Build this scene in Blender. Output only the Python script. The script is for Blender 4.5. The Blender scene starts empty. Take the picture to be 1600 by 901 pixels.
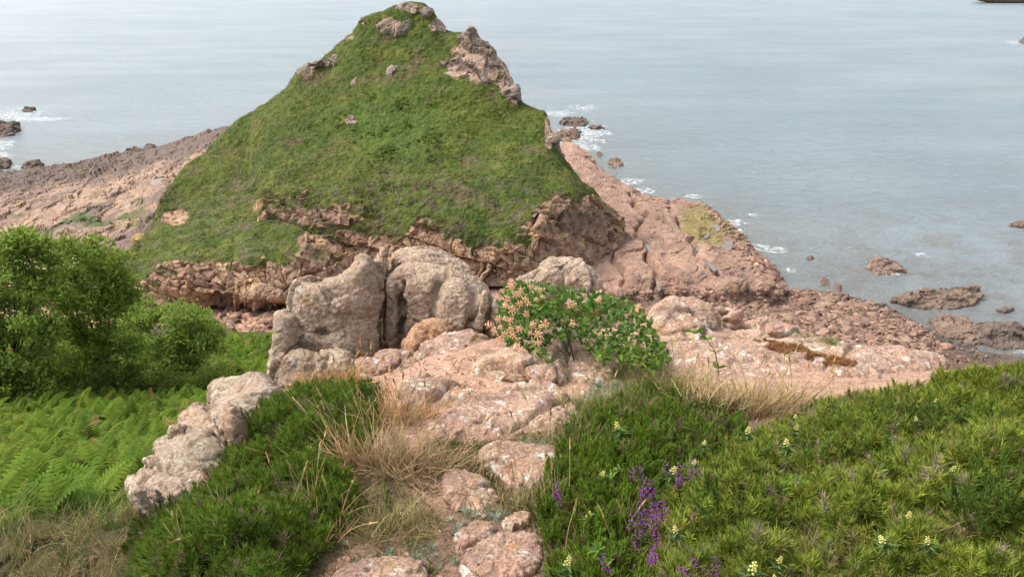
import bpy, math, random
import numpy as np
from mathutils import Vector
random.seed(7)
RNG = np.random.default_rng(11)
sc = bpy.context.scene
COL = sc.collection

# ------------------------------------------------------------------ camera, sky, sun, exposure
H, F = 30.0, 1331.0                       # eye height above the sea; focal length in photo pixels
PITCH = math.radians(20.5)
cam_d = bpy.data.cameras.new("camera"); cam = bpy.data.objects.new("camera", cam_d); COL.objects.link(cam)
cam.location = (0, 0, H); cam.rotation_euler = (math.radians(90) - PITCH, 0, 0)
cam_d.sensor_width = 36.0; cam_d.lens = F / 1600 * 36; cam_d.clip_start = 0.05; cam_d.clip_end = 30000
sc.camera = cam
SUN_EL, SUN_AZ = math.radians(54), math.radians(-78)      # azimuth from +Y, clockwise positive
w = bpy.data.worlds.new("World"); sc.world = w; w.use_nodes = True
wn = w.node_tree
sky = wn.nodes.new("ShaderNodeTexSky"); sky.sky_type = 'NISHITA'; sky.sun_disc = False
sky.sun_elevation = SUN_EL; sky.sun_rotation = SUN_AZ
sky.air_density = 1.0; sky.dust_density = 4.5; sky.ozone_density = 1.0
hsv = wn.nodes.new("ShaderNodeHueSaturation"); hsv.inputs['Saturation'].default_value = 0.42
wn.links.new(sky.outputs[0], hsv.inputs['Color'])
wn.links.new(hsv.outputs[0], wn.nodes['Background'].inputs[0])
wn.nodes['Background'].inputs[1].default_value = 0.15
sun_d = bpy.data.lights.new("sun", 'SUN'); sun_d.energy = 1.2; sun_d.angle = math.radians(28); sun_d.color = (1.0, 0.95, 0.88)
sun = bpy.data.objects.new("sun", sun_d); COL.objects.link(sun)
sdir = Vector((math.sin(SUN_AZ) * math.cos(SUN_EL), math.cos(SUN_AZ) * math.cos(SUN_EL), math.sin(SUN_EL)))
sun.rotation_euler = sdir.to_track_quat('Z', 'Y').to_euler()
sc.view_settings.view_transform = 'Standard'; sc.view_settings.look = 'None'
sc.view_settings.exposure = 1.3; sc.view_settings.gamma = 1.0
sc.cycles.max_bounces = 5

# ------------------------------------------------------------------ numpy noise
def _hash(ix, iy, iz, seed):
    h = (ix.astype(np.int64) * 374761393 + iy.astype(np.int64) * 668265263 + iz.astype(np.int64) * 2147483647 + seed * 974634777) & 0xFFFFFFFF
    h = ((h ^ (h >> 13)) * 1274126177) & 0xFFFFFFFF
    h = ((h ^ (h >> 16)) * 2246822519) & 0xFFFFFFFF
    return (h ^ (h >> 15)) & 0xFFFFFFFF
def noise(P, seed=0):                     # gradient noise, about -1..1
    P = np.asarray(P, float); i = np.floor(P).astype(np.int64); f = P - i
    u = f * f * f * (f * (f * 6 - 15) + 10); out = np.zeros(len(P))
    for dx in (0, 1):
        wx = u[:, 0] if dx else 1 - u[:, 0]
        for dy in (0, 1):
            wy = u[:, 1] if dy else 1 - u[:, 1]
            for dz in (0, 1):
                wz = u[:, 2] if dz else 1 - u[:, 2]
                h = _hash(i[:, 0] + dx, i[:, 1] + dy, i[:, 2] + dz, seed)
                g = ((h & 1023) / 511.5 - 1) * (f[:, 0] - dx) + (((h >> 10) & 1023) / 511.5 - 1) * (f[:, 1] - dy) + (((h >> 20) & 1023) / 511.5 - 1) * (f[:, 2] - dz)
                out += wx * wy * wz * g
    return out * 1.5
def fbm(P, oct=4, seed=0, rough=0.5):
    P = np.asarray(P, float); a, s, t = 1.0, 0.0, np.zeros(len(P))
    for k in range(oct):
        t += a * noise(P * 2.03 ** k, seed + k * 17); s += a; a *= rough
    return t / s
def voronoi(P, seed=0, tilt=False):                   # F1, F2, random value of the nearest cell
    P = np.asarray(P, float); i = np.floor(P).astype(np.int64)
    f1 = np.full(len(P), 9.0); f2 = f1.copy(); cid = np.zeros(len(P)); tl = np.zeros(len(P))
    for dx in (-1, 0, 1):
        for dy in (-1, 0, 1):
            for dz in (-1, 0, 1):
                c = i + (dx, dy, dz); h = _hash(c[:, 0], c[:, 1], c[:, 2], seed)
                q = c + np.stack([(h & 1023) / 1023., ((h >> 10) & 1023) / 1023., ((h >> 20) & 1023) / 1023.], 1)
                d = np.sqrt(((P - q) ** 2).sum(1)); m = d < f1
                f2 = np.where(m, f1, np.minimum(f2, d)); f1 = np.where(m, d, f1)
                h5 = _hash(c[:, 0], c[:, 1], c[:, 2], seed + 5); cid = np.where(m, (h5 & 4095) / 4095., cid)
                tl = np.where(m, (P[:, 0] - q[:, 0]) * (((h5 >> 12) & 255) / 127.5 - 1) + (P[:, 1] - q[:, 1]) * (((h5 >> 20) & 255) / 127.5 - 1) + (P[:, 2] - q[:, 2]) * (((h5 >> 4) & 255) / 127.5 - 1), tl)
    return (f1, f2, cid, tl) if tilt else (f1, f2, cid)
def blocks(q, seed=0):                    # staggered jointed blocks: joint distance, value and tilt per block
    z = np.zeros(len(q), np.int64); iz = np.floor(q[:, 2]).astype(np.int64); r = lambda h: (h & 4095) / 4095.
    h1 = _hash(iz, z, z, seed); y = q[:, 1] * (.7 + .7 * r(h1)) + 7 * r(h1 >> 12); iy = np.floor(y).astype(np.int64)
    h2 = _hash(iz, iy, z, seed + 1); x = q[:, 0] * (.6 + .8 * r(h2)) + 7 * r(h2 >> 12); ix = np.floor(x).astype(np.int64); h3 = _hash(ix, iy, iz, seed + 2)
    fx, fy, fz = x - ix - .5, y - iy - .5, q[:, 2] - iz - .5; e = .5 - np.maximum(np.abs(fx), np.maximum(np.abs(fy), np.abs(fz)))
    tl = fx * (((h3 >> 12) & 255) / 127.5 - 1) + fy * (((h3 >> 20) & 255) / 127.5 - 1) + fz * (((h3 >> 4) & 255) / 127.5 - 1)
    return e, r(h3), tl
def sstep(a, b, x):
    t = np.clip((x - a) / (b - a), 0, 1); return t * t * (3 - 2 * t)
def lerp(a, b, t): return a + (b - a) * t
def mixc(a, b, t): t = np.asarray(t)[:, None]; return np.asarray(a) * (1 - t) + np.asarray(b) * t
def rot(ax, ay, az):
    cx, sx, cy, sy, cz, sz = math.cos(ax), math.sin(ax), math.cos(ay), math.sin(ay), math.cos(az), math.sin(az)
    return np.array([[cz, -sz, 0], [sz, cz, 0], [0, 0, 1]]) @ np.array([[cy, 0, sy], [0, 1, 0], [-sy, 0, cy]]) @ np.array([[1, 0, 0], [0, cx, -sx], [0, sx, cx]])

# ------------------------------------------------------------------ where things stand: a bearing in the photo plus a distance gives a world point
SP, CP = math.sin(PITCH), math.cos(PITCH)
def at(px, py, D):
    px, py, D = np.broadcast_arrays(np.asarray(px, float), np.asarray(py, float), np.asarray(D, float))
    r = (px - 800) / F; u = (450.5 - py) / F; k = D / (CP + u * SP)
    return np.stack([r * k, D, H + k * (-SP + u * CP)], -1)
def at_z(px, py, z):
    u = (450.5 - py) / F; t = (-SP + u * CP) / (CP + u * SP)
    return at(px, py, (z - H) / t)
def at_bear(px, D, z):                    # same bearing, given distance and height
    t = (np.asarray(z, float) - H) / D; u = (t * CP + SP) / (CP - t * SP)
    return at(px, 450.5 - u * F, D)
def proj(P):
    P = np.asarray(P, float); d = P - (0, 0, H)
    fwd = d[..., 1] * CP - d[..., 2] * SP; up = d[..., 1] * SP + d[..., 2] * CP
    fwd = np.maximum(fwd, 1e-3)
    return 800 + F * d[..., 0] / fwd, 450.5 - F * up / fwd
def inpoly(x, y, poly):
    p = np.asarray(poly, float); ins = np.zeros(len(x), bool); j = len(p) - 1
    for i in range(len(p)):
        c = ((p[i, 1] > y) != (p[j, 1] > y)) & (x < (p[j, 0] - p[i, 0]) * (y - p[i, 1]) / (p[j, 1] - p[i, 1] + 1e-12) + p[i, 0])
        ins ^= c; j = i
    return ins

# ------------------------------------------------------------------ meshes, tags
def mesh(name, V, Fc, cols=None, mat=None, smooth=False):
    V = np.asarray(V, np.float32); Fc = np.asarray(Fc, np.int32); k = Fc.shape[1]
    me = bpy.data.meshes.new(name); me.vertices.add(len(V)); me.vertices.foreach_set("co", V.ravel())
    me.loops.add(Fc.size); me.loops.foreach_set("vertex_index", Fc.ravel())
    me.polygons.add(len(Fc)); me.polygons.foreach_set("loop_start", np.arange(0, Fc.size, k, dtype=np.int32))
    me.polygons.foreach_set("loop_total", np.full(len(Fc), k, np.int32))
    me.polygons.foreach_set("use_smooth", np.full(len(Fc), bool(smooth)))
    me.update(calc_edges=True)
    if cols is not None:
        a = me.color_attributes.new("Col", 'FLOAT_COLOR', 'POINT'); c = np.ones((len(V), 4), np.float32); c[:, :cols.shape[1]] = cols
        a.data.foreach_set("color", c.ravel())
    if mat: me.materials.append(mat)
    return me
def obj(name, me, parent=None, loc=(0, 0, 0)):
    o = bpy.data.objects.new(name, me); COL.objects.link(o); o.location = loc
    if parent is not None: o.parent = parent
    return o
def tag(o, label=None, cat=None, group=None, kind=None):
    if label: o["label"] = label
    if cat: o["category"] = cat
    if group: o["group"] = group
    if kind: o["kind"] = kind
    return o
def empty(name, loc, label, cat, group=None):
    o = bpy.data.objects.new(name, None); COL.objects.link(o); o.location = loc; o.empty_display_size = 0.2
    return tag(o, label, cat, group)

# ------------------------------------------------------------------ materials
class Mat:
    def __init__(s, name):
        s.m = bpy.data.materials.new(name); s.m.use_nodes = True; s.nt = s.m.node_tree; s.b = s.nt.nodes["Principled BSDF"]
        s.tc = s.nt.nodes.new("ShaderNodeTexCoord").outputs["Object"]
    def put(s, sock, v):
        if hasattr(v, "is_linked") or hasattr(v, "links"): s.nt.links.new(v, sock)
        elif isinstance(v, (tuple, list)) and len(v) == 3 and sock.type == 'RGBA': sock.default_value = (*v, 1)
        else: sock.default_value = v
    def noise(s, scale, detail=4, rough=0.55, vec=None, dist=0.0):
        n = s.nt.nodes.new("ShaderNodeTexNoise"); s.put(n.inputs["Vector"], vec or s.tc)
        n.inputs["Scale"].default_value = scale; n.inputs["Detail"].default_value = detail; n.inputs["Roughness"].default_value = rough; n.inputs["Distortion"].default_value = dist
        return n.outputs["Fac"]
    def vor(s, scale, vec=None, feature='F1', out="Distance"):
        n = s.nt.nodes.new("ShaderNodeTexVoronoi"); n.feature = feature; s.put(n.inputs["Vector"], vec or s.tc); n.inputs["Scale"].default_value = scale
        return n.outputs[out]
    def mapping(s, scale=(1, 1, 1), r=(0, 0, 0)):
        n = s.nt.nodes.new("ShaderNodeMapping"); s.put(n.inputs["Vector"], s.tc); n.inputs["Scale"].default_value = scale; n.inputs["Rotation"].default_value = r
        return n.outputs[0]
    def ramp(s, fac, pts):
        n = s.nt.nodes.new("ShaderNodeValToRGB"); s.put(n.inputs[0], fac); e = n.color_ramp.elements
        while len(e) < len(pts): e.new(0.5)
        for q, (p, c) in zip(e, pts): q.position = p; q.color = (*c, 1) if isinstance(c, tuple) else (c, c, c, 1)
        return n.outputs[0]
    def mix(s, fac, a, b, mode='MIX'):
        n = s.nt.nodes.new("ShaderNodeMix"); n.data_type = 'RGBA'; n.blend_type = mode
        s.put(n.inputs[0], fac); s.put(n.inputs[6], a); s.put(n.inputs[7], b); return n.outputs[2]
    def math(s, op, a, b=0.0):
        n = s.nt.nodes.new("ShaderNodeMath"); n.operation = op; s.put(n.inputs[0], a); s.put(n.inputs[1], b); return n.outputs[0]
    def attr(s):
        n = s.nt.nodes.new("ShaderNodeAttribute"); n.attribute_name = "Col"; return n.outputs["Color"]
    def alpha(s):
        n = s.nt.nodes.new("ShaderNodeAttribute"); n.attribute_name = "Col"; return n.outputs["Alpha"]
    def bump(s, h, strength=0.5, dist=0.05, normal=None):
        n = s.nt.nodes.new("ShaderNodeBump"); s.put(n.inputs["Height"], h); n.inputs["Strength"].default_value = strength; n.inputs["Distance"].default_value = dist
        if normal: s.put(n.inputs["Normal"], normal)
        return n.outputs[0]
    def done(s, color, rough=0.8, normal=None, spec=0.3, transl=0.0):
        s.put(s.b.inputs["Base Color"], color); s.put(s.b.inputs["Roughness"], rough); s.b.inputs["Specular IOR Level"].default_value = spec
        if normal: s.put(s.b.inputs["Normal"], normal)
        if transl:
            t = s.nt.nodes.new("ShaderNodeBsdfTranslucent"); s.put(t.inputs[0], color); x = s.nt.nodes.new("ShaderNodeMixShader")
            x.inputs[0].default_value = transl; s.nt.links.new(s.b.outputs[0], x.inputs[1]); s.nt.links.new(t.outputs[0], x.inputs[2])
            s.nt.links.new(x.outputs[0], s.nt.nodes["Material Output"].inputs[0])
        return s.m
def foliage_mat(name, rough=0.75, transl=0.3, spec=0.1):
    m = Mat(name); v = m.ramp(m.noise(9, 2), [(0.3, 0.8), (0.7, 1.15)])
    return m.done(m.mix(1.0, m.attr(), v, 'MULTIPLY'), rough, None, spec, transl)
def cliff_mat():
    m = Mat("cliff_rock"); v = m.ramp(m.noise(1.6, 8, 0.7), [(0.3, 0.6), (0.7, 1.35)])
    v2 = m.ramp(m.noise(9, 4, 0.6), [(0.3, 0.75), (0.7, 1.2)])
    c = m.mix(1.0, m.mix(1.0, m.attr(), v, 'MULTIPLY'), v2, 'MULTIPLY')
    strat = m.noise(1.0, 6, 0.6, m.mapping((1.2, 1.2, 5.0), (0.35, 0.2, 0)))
    n = m.bump(m.noise(3.0, 7, 0.65), 0.6, 0.25); n = m.bump(strat, 0.35, 0.25, n)
    return m.done(c, 0.85, n, 0.25)
def granite_mat(name, pal, lich, lich_amt, grey, white_scale):
    m = Mat(name)
    base = m.ramp(m.noise(7, 6, 0.65), [(0.3, pal[0]), (0.5, pal[1]), (0.7, pal[2])])
    grain = m.ramp(m.vor(105, None, 'F1', "Color"), [(0.1, 0.62), (0.9, 1.3)])
    base = m.mix(1.0, base, grain, 'MULTIPLY')
    base = m.mix(m.ramp(m.noise(5.5, 8, 0.72, None, 0.3), [(0.48, 0.0), (0.64, 0.7)]), base, grey)
    base = m.mix(1.0, base, m.ramp(m.noise(2.6, 7, 0.65, m.mapping((1, 1, 0.45))), [(0.35, 0.78), (0.6, 1.08)]), 'MULTIPLY'); sm = m.ramp(m.noise(55, 6, 0.75), [(0.53, 0.0), (0.6, 0.6)])
    base = m.mix(sm, base, (grey[0] * 0.55, grey[1] * 0.52, grey[2] * 0.5))
    lm = m.ramp(m.noise(white_scale, 5, 0.62, None, 0.25), [(lich_amt, 0.0), (lich_amt + 0.06, 0.9)])
    lv = m.ramp(m.noise(90, 3), [(0.3, 0.8), (0.7, 1.1)])
    base = m.mix(lm, base, m.mix(1.0, lich, lv, 'MULTIPLY'))
    om = m.ramp(m.noise(11, 5, 0.6, m.mapping((1, 1, 1), (0.4, 1.1, 0.3))), [(0.63, 0.0), (0.7, 0.6)])
    base = m.mix(om, base, (0.42, 0.24, 0.06))
    base = m.mix(1.0, base, m.attr(), 'MULTIPLY')
    n = m.bump(m.noise(30, 8, 0.75), 0.85, 0.03); n = m.bump(m.noise(150, 3, 0.6), 0.7, 0.008, n)
    return m.done(base, 0.9, n, 0.2)
M_cliff = cliff_mat()
M_gdark = granite_mat("weathered_granite", [(0.37, 0.25, 0.165), (0.46, 0.34, 0.24), (0.55, 0.44, 0.335)], (0.56, 0.53, 0.46), 0.59, (0.36, 0.29, 0.19), 26)
M_gpale = granite_mat("pink_granite", [(0.41, 0.24, 0.155), (0.50, 0.32, 0.22), (0.55, 0.395, 0.295)], (0.69, 0.65, 0.57), 0.57, (0.32, 0.25, 0.20), 15)
M_leaf = foliage_mat("leaf_green", transl=0.42)
M_gorse = foliage_mat("gorse_spines", 0.55, 0.2)
M_straw = foliage_mat("straw", 0.7, 0.25)
M_petal = foliage_mat("petal", 0.6, 0.35)
def turf_mat():
    m = Mat("turf_and_rock")
    g = m.ramp(m.noise(1.3, 8, 0.7), [(0.3, 0.6), (0.7, 1.4)]); g2 = m.ramp(m.noise(7, 4, 0.6), [(0.3, 0.65), (0.7, 1.35)])
    c = m.mix(1.0, m.mix(1.0, m.attr(), g, 'MULTIPLY'), g2, 'MULTIPLY')
    strat = m.noise(1.0, 6, 0.6, m.mapping((1.2, 1.2, 5.0), (0.35, 0.2, 0)))
    n = m.bump(m.noise(2.5, 7, 0.62), 0.55, 0.3); n = m.bump(strat, 0.35, 0.2, n)
    return m.done(c, 0.9, n, 0.12)
M_turf = turf_mat()
def soil_mat():
    m = Mat("gritty_soil")
    g = m.ramp(m.noise(14, 8, 0.75), [(0.3, 0.6), (0.7, 1.4)]); gr = m.ramp(m.vor(150, None, 'F1', "Color"), [(0.1, 0.6), (0.9, 1.4)])
    c = m.mix(1.0, m.mix(1.0, m.attr(), g, 'MULTIPLY'), gr, 'MULTIPLY')
    n = m.bump(m.noise(60, 6, 0.75), 0.8, 0.03)
    return m.done(c, 0.95, n, 0.1)
M_soil = soil_mat()
def bark_mat():
    m = Mat("bark"); v = m.noise(8, 5, 0.7, m.mapping((3, 3, 0.6)))
    return m.done(m.ramp(v, [(0.3, (0.02, 0.013, 0.008)), (0.7, (0.05, 0.034, 0.022))]), 0.9, m.bump(v, 0.6, 0.05))
M_bark = bark_mat()
def sea_mat():
    m = Mat("sea_water")
    v1 = m.noise(0.30, 7, 0.62, m.mapping((0.75, 1.5, 1), (0, 0, 0.25)), 0.4)
    v2 = m.noise(1.7, 6, 0.65, m.mapping((0.8, 1.5, 1), (0, 0, -0.2)), 0.3)
    v3 = m.noise(0.035, 4, 0.5, m.mapping((0.6, 1.6, 1)))
    n = m.bump(v1, 0.8, 1.1); n = m.bump(v2, 1.0, 0.36, n)
    c = m.mix(1.0, m.attr(), m.ramp(v3, [(0.3, 0.9), (0.7, 1.1)]), 'MULTIPLY')
    m.b.inputs["IOR"].default_value = 1.33
    return m.done(c, 0.2, n, 0.5)
M_sea = sea_mat()
def pool_mat():
    m = Mat("pool_water"); m.b.inputs["IOR"].default_value = 1.33
    return m.done((0.13, 0.105, 0.085), 0.08, m.bump(m.noise(3, 3), 0.05, 0.05), 0.5)
M_pool = pool_mat()
def foam_mat():
    m = Mat("foam")
    m.put(m.b.inputs["Alpha"], m.ramp(m.noise(1.6, 6, 0.7, m.mapping((1, 0.6, 1)), 0.6), [(0.42, 0.0), (0.78, 0.8)])); return m.done((0.74, 0.77, 0.78), 0.8, None, 0.1)
M_foam = foam_mat()

# ------------------------------------------------------------------ lofts: terrain drawn through near-to-far profiles
def hermite(t, tk, Y):                    # limited cubic through Y[k] at tk
    tk = np.asarray(tk, float); Y = np.asarray(Y, float); h = np.diff(tk); d = np.diff(Y, axis=0) / h[:, None]
    m = np.zeros_like(Y); m[0] = d[0]; m[-1] = d[-1]
    a, b = d[:-1], d[1:]; ok = a * b > 0
    m[1:-1] = np.where(ok, 2 * a * b / np.where(np.abs(a + b) < 1e-9, 1e-9, a + b), 0)
    t = np.clip(t, tk[0], tk[-1]); i = np.clip(np.searchsorted(tk, t, 'right') - 1, 0, len(h) - 1)
    s = ((t - tk[i]) / h[i])[:, None]; hh = h[i][:, None]
    return (1 + 2 * s) * (1 - s) ** 2 * Y[i] + s * (1 - s) ** 2 * hh * m[i] + s * s * (3 - 2 * s) * Y[i + 1] + s * s * (s - 1) * hh * m[i + 1]
def loft(px, ctrl, segs, step):
    """px: bearings of the profiles; ctrl[k][r]: world point r of profile k (near to far); returns grid (rows, cols, 3)"""
    C = np.asarray(ctrl, float); nc, nr, _ = C.shape
    x = np.arange(px[0], px[-1] + 0.01, step)
    A = hermite(x, px, C.reshape(nc, nr * 3)).reshape(len(x), nr, 3)
    t = np.concatenate([np.linspace(r, r + 1, n, endpoint=False) for r, n in enumerate(segs)] + [[nr - 1.0]])
    G = hermite(t, np.arange(nr), A.transpose(1, 0, 2).reshape(nr, -1)).reshape(len(t), len(x), 3)
    return G
def gfaces(nr, nc):
    i = np.arange(nr - 1)[:, None] * nc + np.arange(nc - 1)[None]; i = i.ravel()
    return np.stack([i, i + 1, i + nc + 1, i + nc], 1)
def gnormals(G):
    n = np.cross(np.gradient(G, axis=1), np.gradient(G, axis=0)); n /= np.linalg.norm(n, axis=2, keepdims=True) + 1e-9
    return n
def pt(px, e):                            # (py, D) | ('z', D, z) | (py, 'z', z)
    if e[0] == 'z': return at_bear(px, e[1], e[2])
    if len(e) == 3: return at_z(px, e[0], e[2])
    return at(px, e[0], e[1])
class Surf:                               # remembers a surface for placing things on it
    def __init__(s, V, Fc): s.V = V; s.F = Fc; s.px, s.py = proj(V)
    def hit(s, px, py):
        d = (s.px - px) ** 2 + (s.py - py) ** 2; m = d < d.min() + 6
        return s.V[np.where(m)[0][np.argmin(s.V[m][:, 1])]]
    def scatter(s, n, keep=None):
        a, b, c = s.V[s.F[:, 0]], s.V[s.F[:, 1]], s.V[s.F[:, 3 if s.F.shape[1] == 4 else 2]]
        ar = np.linalg.norm(np.cross(b - a, c - a), axis=1)
        if keep is not None: ar = ar * keep
        i = RNG.choice(len(ar), n, p=ar / ar.sum()); u, v = RNG.random(n)[:, None], RNG.random(n)[:, None]
        return a[i] + u * (b[i] - a[i]) + v * (c[i] - a[i]), i

PINK, RED, BROWN, OCHRE, DARK = np.array([.37, .24, .16]), np.array([.27, .165, .11]), np.array([.165, .118, .088]), np.array([.42, .28, .11]), np.array([.075, .06, .05])
def rockwork(G, scale, amp, seed, tilt=(0.35, 0.15, 0.2), fine=0.25, mask=None, warp=.35):
    """blocky jointed relief on a grid, returns new points, per-vertex cell value and joint distance"""
    P = G.reshape(-1, 3); n = gnormals(G).reshape(-1, 3)
    wp = P + warp * np.stack([noise(P * 0.6, seed + 1), noise(P * 0.6, seed + 2), noise(P * 0.6, seed + 3)], 1)
    q = (wp @ rot(*tilt).T) * np.asarray(scale)
    e, cid, tl = blocks(q * .9 + .36 * np.stack([fbm(P * .5, 3, seed + 51), fbm(P * .5, 3, seed + 52), fbm(P * .5, 3, seed + 53)], 1), seed)
    g1, g2, cid2, tl2 = voronoi(q * 2.7, seed + 9, True); e2 = g2 - g1
    d = amp * ((cid - 0.5) * 1.25 + 0.75 * tl - 0.38 * np.exp(-(e / 0.04) ** 2) * sstep(-.25, .15, noise(P * .55, seed + 77)) + 0.3 * (cid2 - 0.5) + 0.5 * tl2 - 0.15 * np.exp(-(e2 / 0.06) ** 2)) + fine * amp * fbm(P * 1.7, 4, seed + 4)
    if mask is not None: d = d * mask
    return P + n * d[:, None], cid, e, cid2
def rock_colour(P, cid, cid2, seed, a=PINK, b=RED, och=0.25, brown=0.35):
    t = np.clip(0.5 + 0.8 * fbm(P * 0.25, 3, seed) + 0.5 * (cid - 0.5), 0, 1); c = mixc(a, b, t)
    c = mixc(c, BROWN, brown * sstep(0.0, 0.5, fbm(P * 0.5, 4, seed + 3) + 0.3 * (cid2 - 0.5)))
    c = mixc(c, OCHRE, och * sstep(0.05, 0.35, fbm(P * 0.45 + 9, 4, seed + 6)))
    return c * (0.85 + 0.3 * cid2)[:, None]

# ---- headland hill
SIL = [(178, 408), (205, 396), (222, 378), (250, 302), (275, 277), (325, 232), (350, 212), (390, 178), (430, 150), (448, 136), (458, 118), (466, 108), (485, 100), (500, 95), (520, 77), (535, 64), (550, 52), (563, 34), (580, 26), (600, 21), (625, 12), (640, 7), (655, 9), (670, 18), (682, 32), (695, 45), (720, 52), (740, 60), (760, 78), (775, 94), (790, 110), (802, 132), (812, 158), (830, 170), (850, 181), (862, 205), (880, 243), (915, 286), (945, 315), (975, 345)]
HC = {  # bearing: base, mid, top, g1, g2, g3, then distance of the ridge
 178: [(440, 69), (432, 69.3), (420, 69.7), (417, 70.3), (414, 71), (411, 71.6), 72.5],
 215: [(465, 67.5), (455, 67.8), (440, 68.3), (425, 69.5), (412, 71.5), (400, 74), 76.5],
 250: [(478, 66.5), (450, 67), (418, 68), (395, 71), (370, 75), (345, 79), 84],
 300: [(482, 66.8), (445, 66.5), (410, 68), (385, 71), (350, 76), (305, 84), 91],
 350: [(484, 67.2), (450, 66.5), (415, 68), (385, 71), (340, 77), (280, 87), 97],
 390: [(484, 67.6), (450, 67), (415, 68.5), (380, 71.5), (330, 78), (260, 90), 101],
 412: [(470, 70), (400, 72), (318, 75.5), (298, 77.5), (268, 82), (210, 91), 102],
 450: [(450, 73), (390, 74), (305, 77), (283, 79), (240, 85), (190, 93), 102],
 500: [(445, 73.5), (380, 74.5), (310, 77), (283, 80), (225, 87), (160, 96), 104],
 550: [(445, 73.5), (385, 74.5), (318, 76.8), (285, 80), (220, 87.5), (140, 97), 106],
 600: [(443, 73), (395, 74), (338, 76), (290, 80), (210, 88), (110, 99), 107],
 640: [(443, 72.5), (395, 73.5), (342, 75.5), (290, 79.5), (200, 89), (90, 100), 107],
 680: [(443, 72.5), (395, 73.5), (348, 75), (290, 79.5), (200, 89), (100, 99), 107],
 720: [(445, 72), (400, 73), (356, 74.3), (295, 79), (210, 88), (120, 97), 105],
 760: [(447, 72), (405, 73), (368, 74), (300, 78.5), (220, 87), (145, 95), 103],
 790: [(447, 72), (410, 72.5), (362, 74), (300, 78.5), (225, 86.5), (165, 94), 101],
 812: [(447, 72), (410, 72.7), (352, 74.3), (300, 78.5), (235, 85.5), (195, 91), 97],
 850: [(447, 72.5), (400, 73.5), (318, 76.5), (298, 79), (250, 84.5), (215, 89), 95],
 880: [(445, 74), (390, 75.5), (303, 78.5), (292, 79.8), (272, 83), (257, 86), 90],
 915: [(430, 76), (375, 78), (306, 80.5), (302, 81), (297, 82.5), (293, 84), 87],
 945: [(410, 79), (370, 81), (332, 83), (328, 83.3), (324, 83.6), (321, 84), 86],
 975: [(395, 82), (375, 83), (358, 84), (355, 84.3), (352, 84.6), (349, 85), 86]}
def head_loft():
    ks = sorted(HC); sx, sy = zip(*SIL); px = np.array(sorted(set(ks) | set(sx)), float)
    rows = []
    for r in range(6):
        w_ = np.array([pt(k, HC[k][r]) for k in ks]); rows.append(hermite(px, ks, w_))
    rd = hermite(px, ks, np.array([[HC[k][6]] for k in ks], float))[:, 0]
    ridge = at(px, np.interp(px, sx, sy), rd); rows.append(ridge)
    b1 = np.array([at_bear(p, d + 4, max(z - 3.5, -1)) for p, d, z in zip(px, rd, ridge[:, 2])]); b2 = np.array([at_bear(p, d + 22, -1.5) for p, d in zip(px, rd)])
    rows += [b1, b2]
    return loft(px, np.stack(rows, 1), [34, 40, 44, 50, 58, 50, 12, 8], 1.5)
def grass_colour(P, seed=0):
    t = fbm(P * np.array([.12, .12, .12]), 4, seed + 40); t2 = fbm(P * .5, 4, seed + 50)
    c = mixc(np.array([.068, .082, .015]), np.array([.050, .072, .014]), sstep(-.3, .3, t))
    c = mixc(c, np.array([.10, .105, .022]), .8 * sstep(.0, .45, t2))
    c = mixc(c, np.array([.098, .072, .038]), .85 * sstep(.08, .42, fbm(P * .3 + 5, 4, seed + 60)))
    c = mixc(c, np.array([.105, .085, .06]), .6 * sstep(0, .4, fbm(P * .7, 3, 91)) * sstep(14, 8, P[:, 2]))
    return c
G = head_loft(); nr, nc = G.shape[:2]
R_ = (np.arange(nr)[:, None] * np.ones(nc)[None]).ravel()
px0 = (178 + 1.5 * np.arange(nc)[None] * np.ones(nr)[:, None]).ravel()
P0 = G.reshape(-1, 3)
gedge = 72 + 34 * fbm(P0 * np.array([.35, .35, .05]), 5, 3, .6) + 12 * noise(P0 * 1.3, 5) - 16 * np.exp(-((px0 - 735) / 45) ** 2) - 8 * np.exp(-((px0 - 600) / 60) ** 2) - 14 * sstep(440, 470, px0) * sstep(720, 690, px0) * (0.3 + noise(P0 * np.array([.5, .5, .1]), 8))
gedge = gedge + 190 * sstep(912, 950, px0 + 12 * noise(P0 * .6, 6)); grass = sstep(gedge - 2, gedge + 2, R_)
# bare crags near the summit and along the seaward edge
pxg, pyg = proj(P0)
crag = np.zeros(len(P0))
for cx, cy, rx, ry, a in [(745, 92, 46, 42, 1.2), (612, 40, 24, 14, .8), (795, 130, 22, 34, 1.0), (683, 40, 14, 16, .9), (720, 112, 30, 16, 1.0), (478, 112, 20, 14, .7), (640, 14, 26, 8, .7), (858, 205, 9, 34, 1.1), (548, 60, 16, 10, .6), (427, 325, 38, 20, .9), (270, 335, 30, 20, .9), (520, 335, 40, 26, .5), (612, 105, 20, 12, .5), (705, 140, 12, 12, .5)]:
    crag = np.maximum(crag, a * np.exp(-((pxg - cx) / rx) ** 2 - ((pyg - cy) / ry) ** 2) * (R_ < 280))
bare = sstep(.48, .62, crag + .35 * fbm(P0 * .6, 4, 77))
grass = np.clip(grass - bare, 0, 1); ledge = sstep(.12, .24, fbm(P0 * np.array([.22, .22, .75]), 4, 401)) * (R_ < 78) * (R_ > 22) * (px0 < 830); grass = np.maximum(grass, ledge * .95)
Vh, cid, e, cid2 = rockwork(G, (.42, .5, .58), .6, 21, (.4, -.32, .25), mask=((1 - grass) * .95 + .05) * (1 - .55 * np.clip(crag, 0, 1)), warp=.15)
nrm = gnormals(G).reshape(-1, 3)
Vh = Vh + nrm * (.9 * fbm(P0 * .13, 3, 30) * sstep(74, 110, R_))[:, None]
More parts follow.
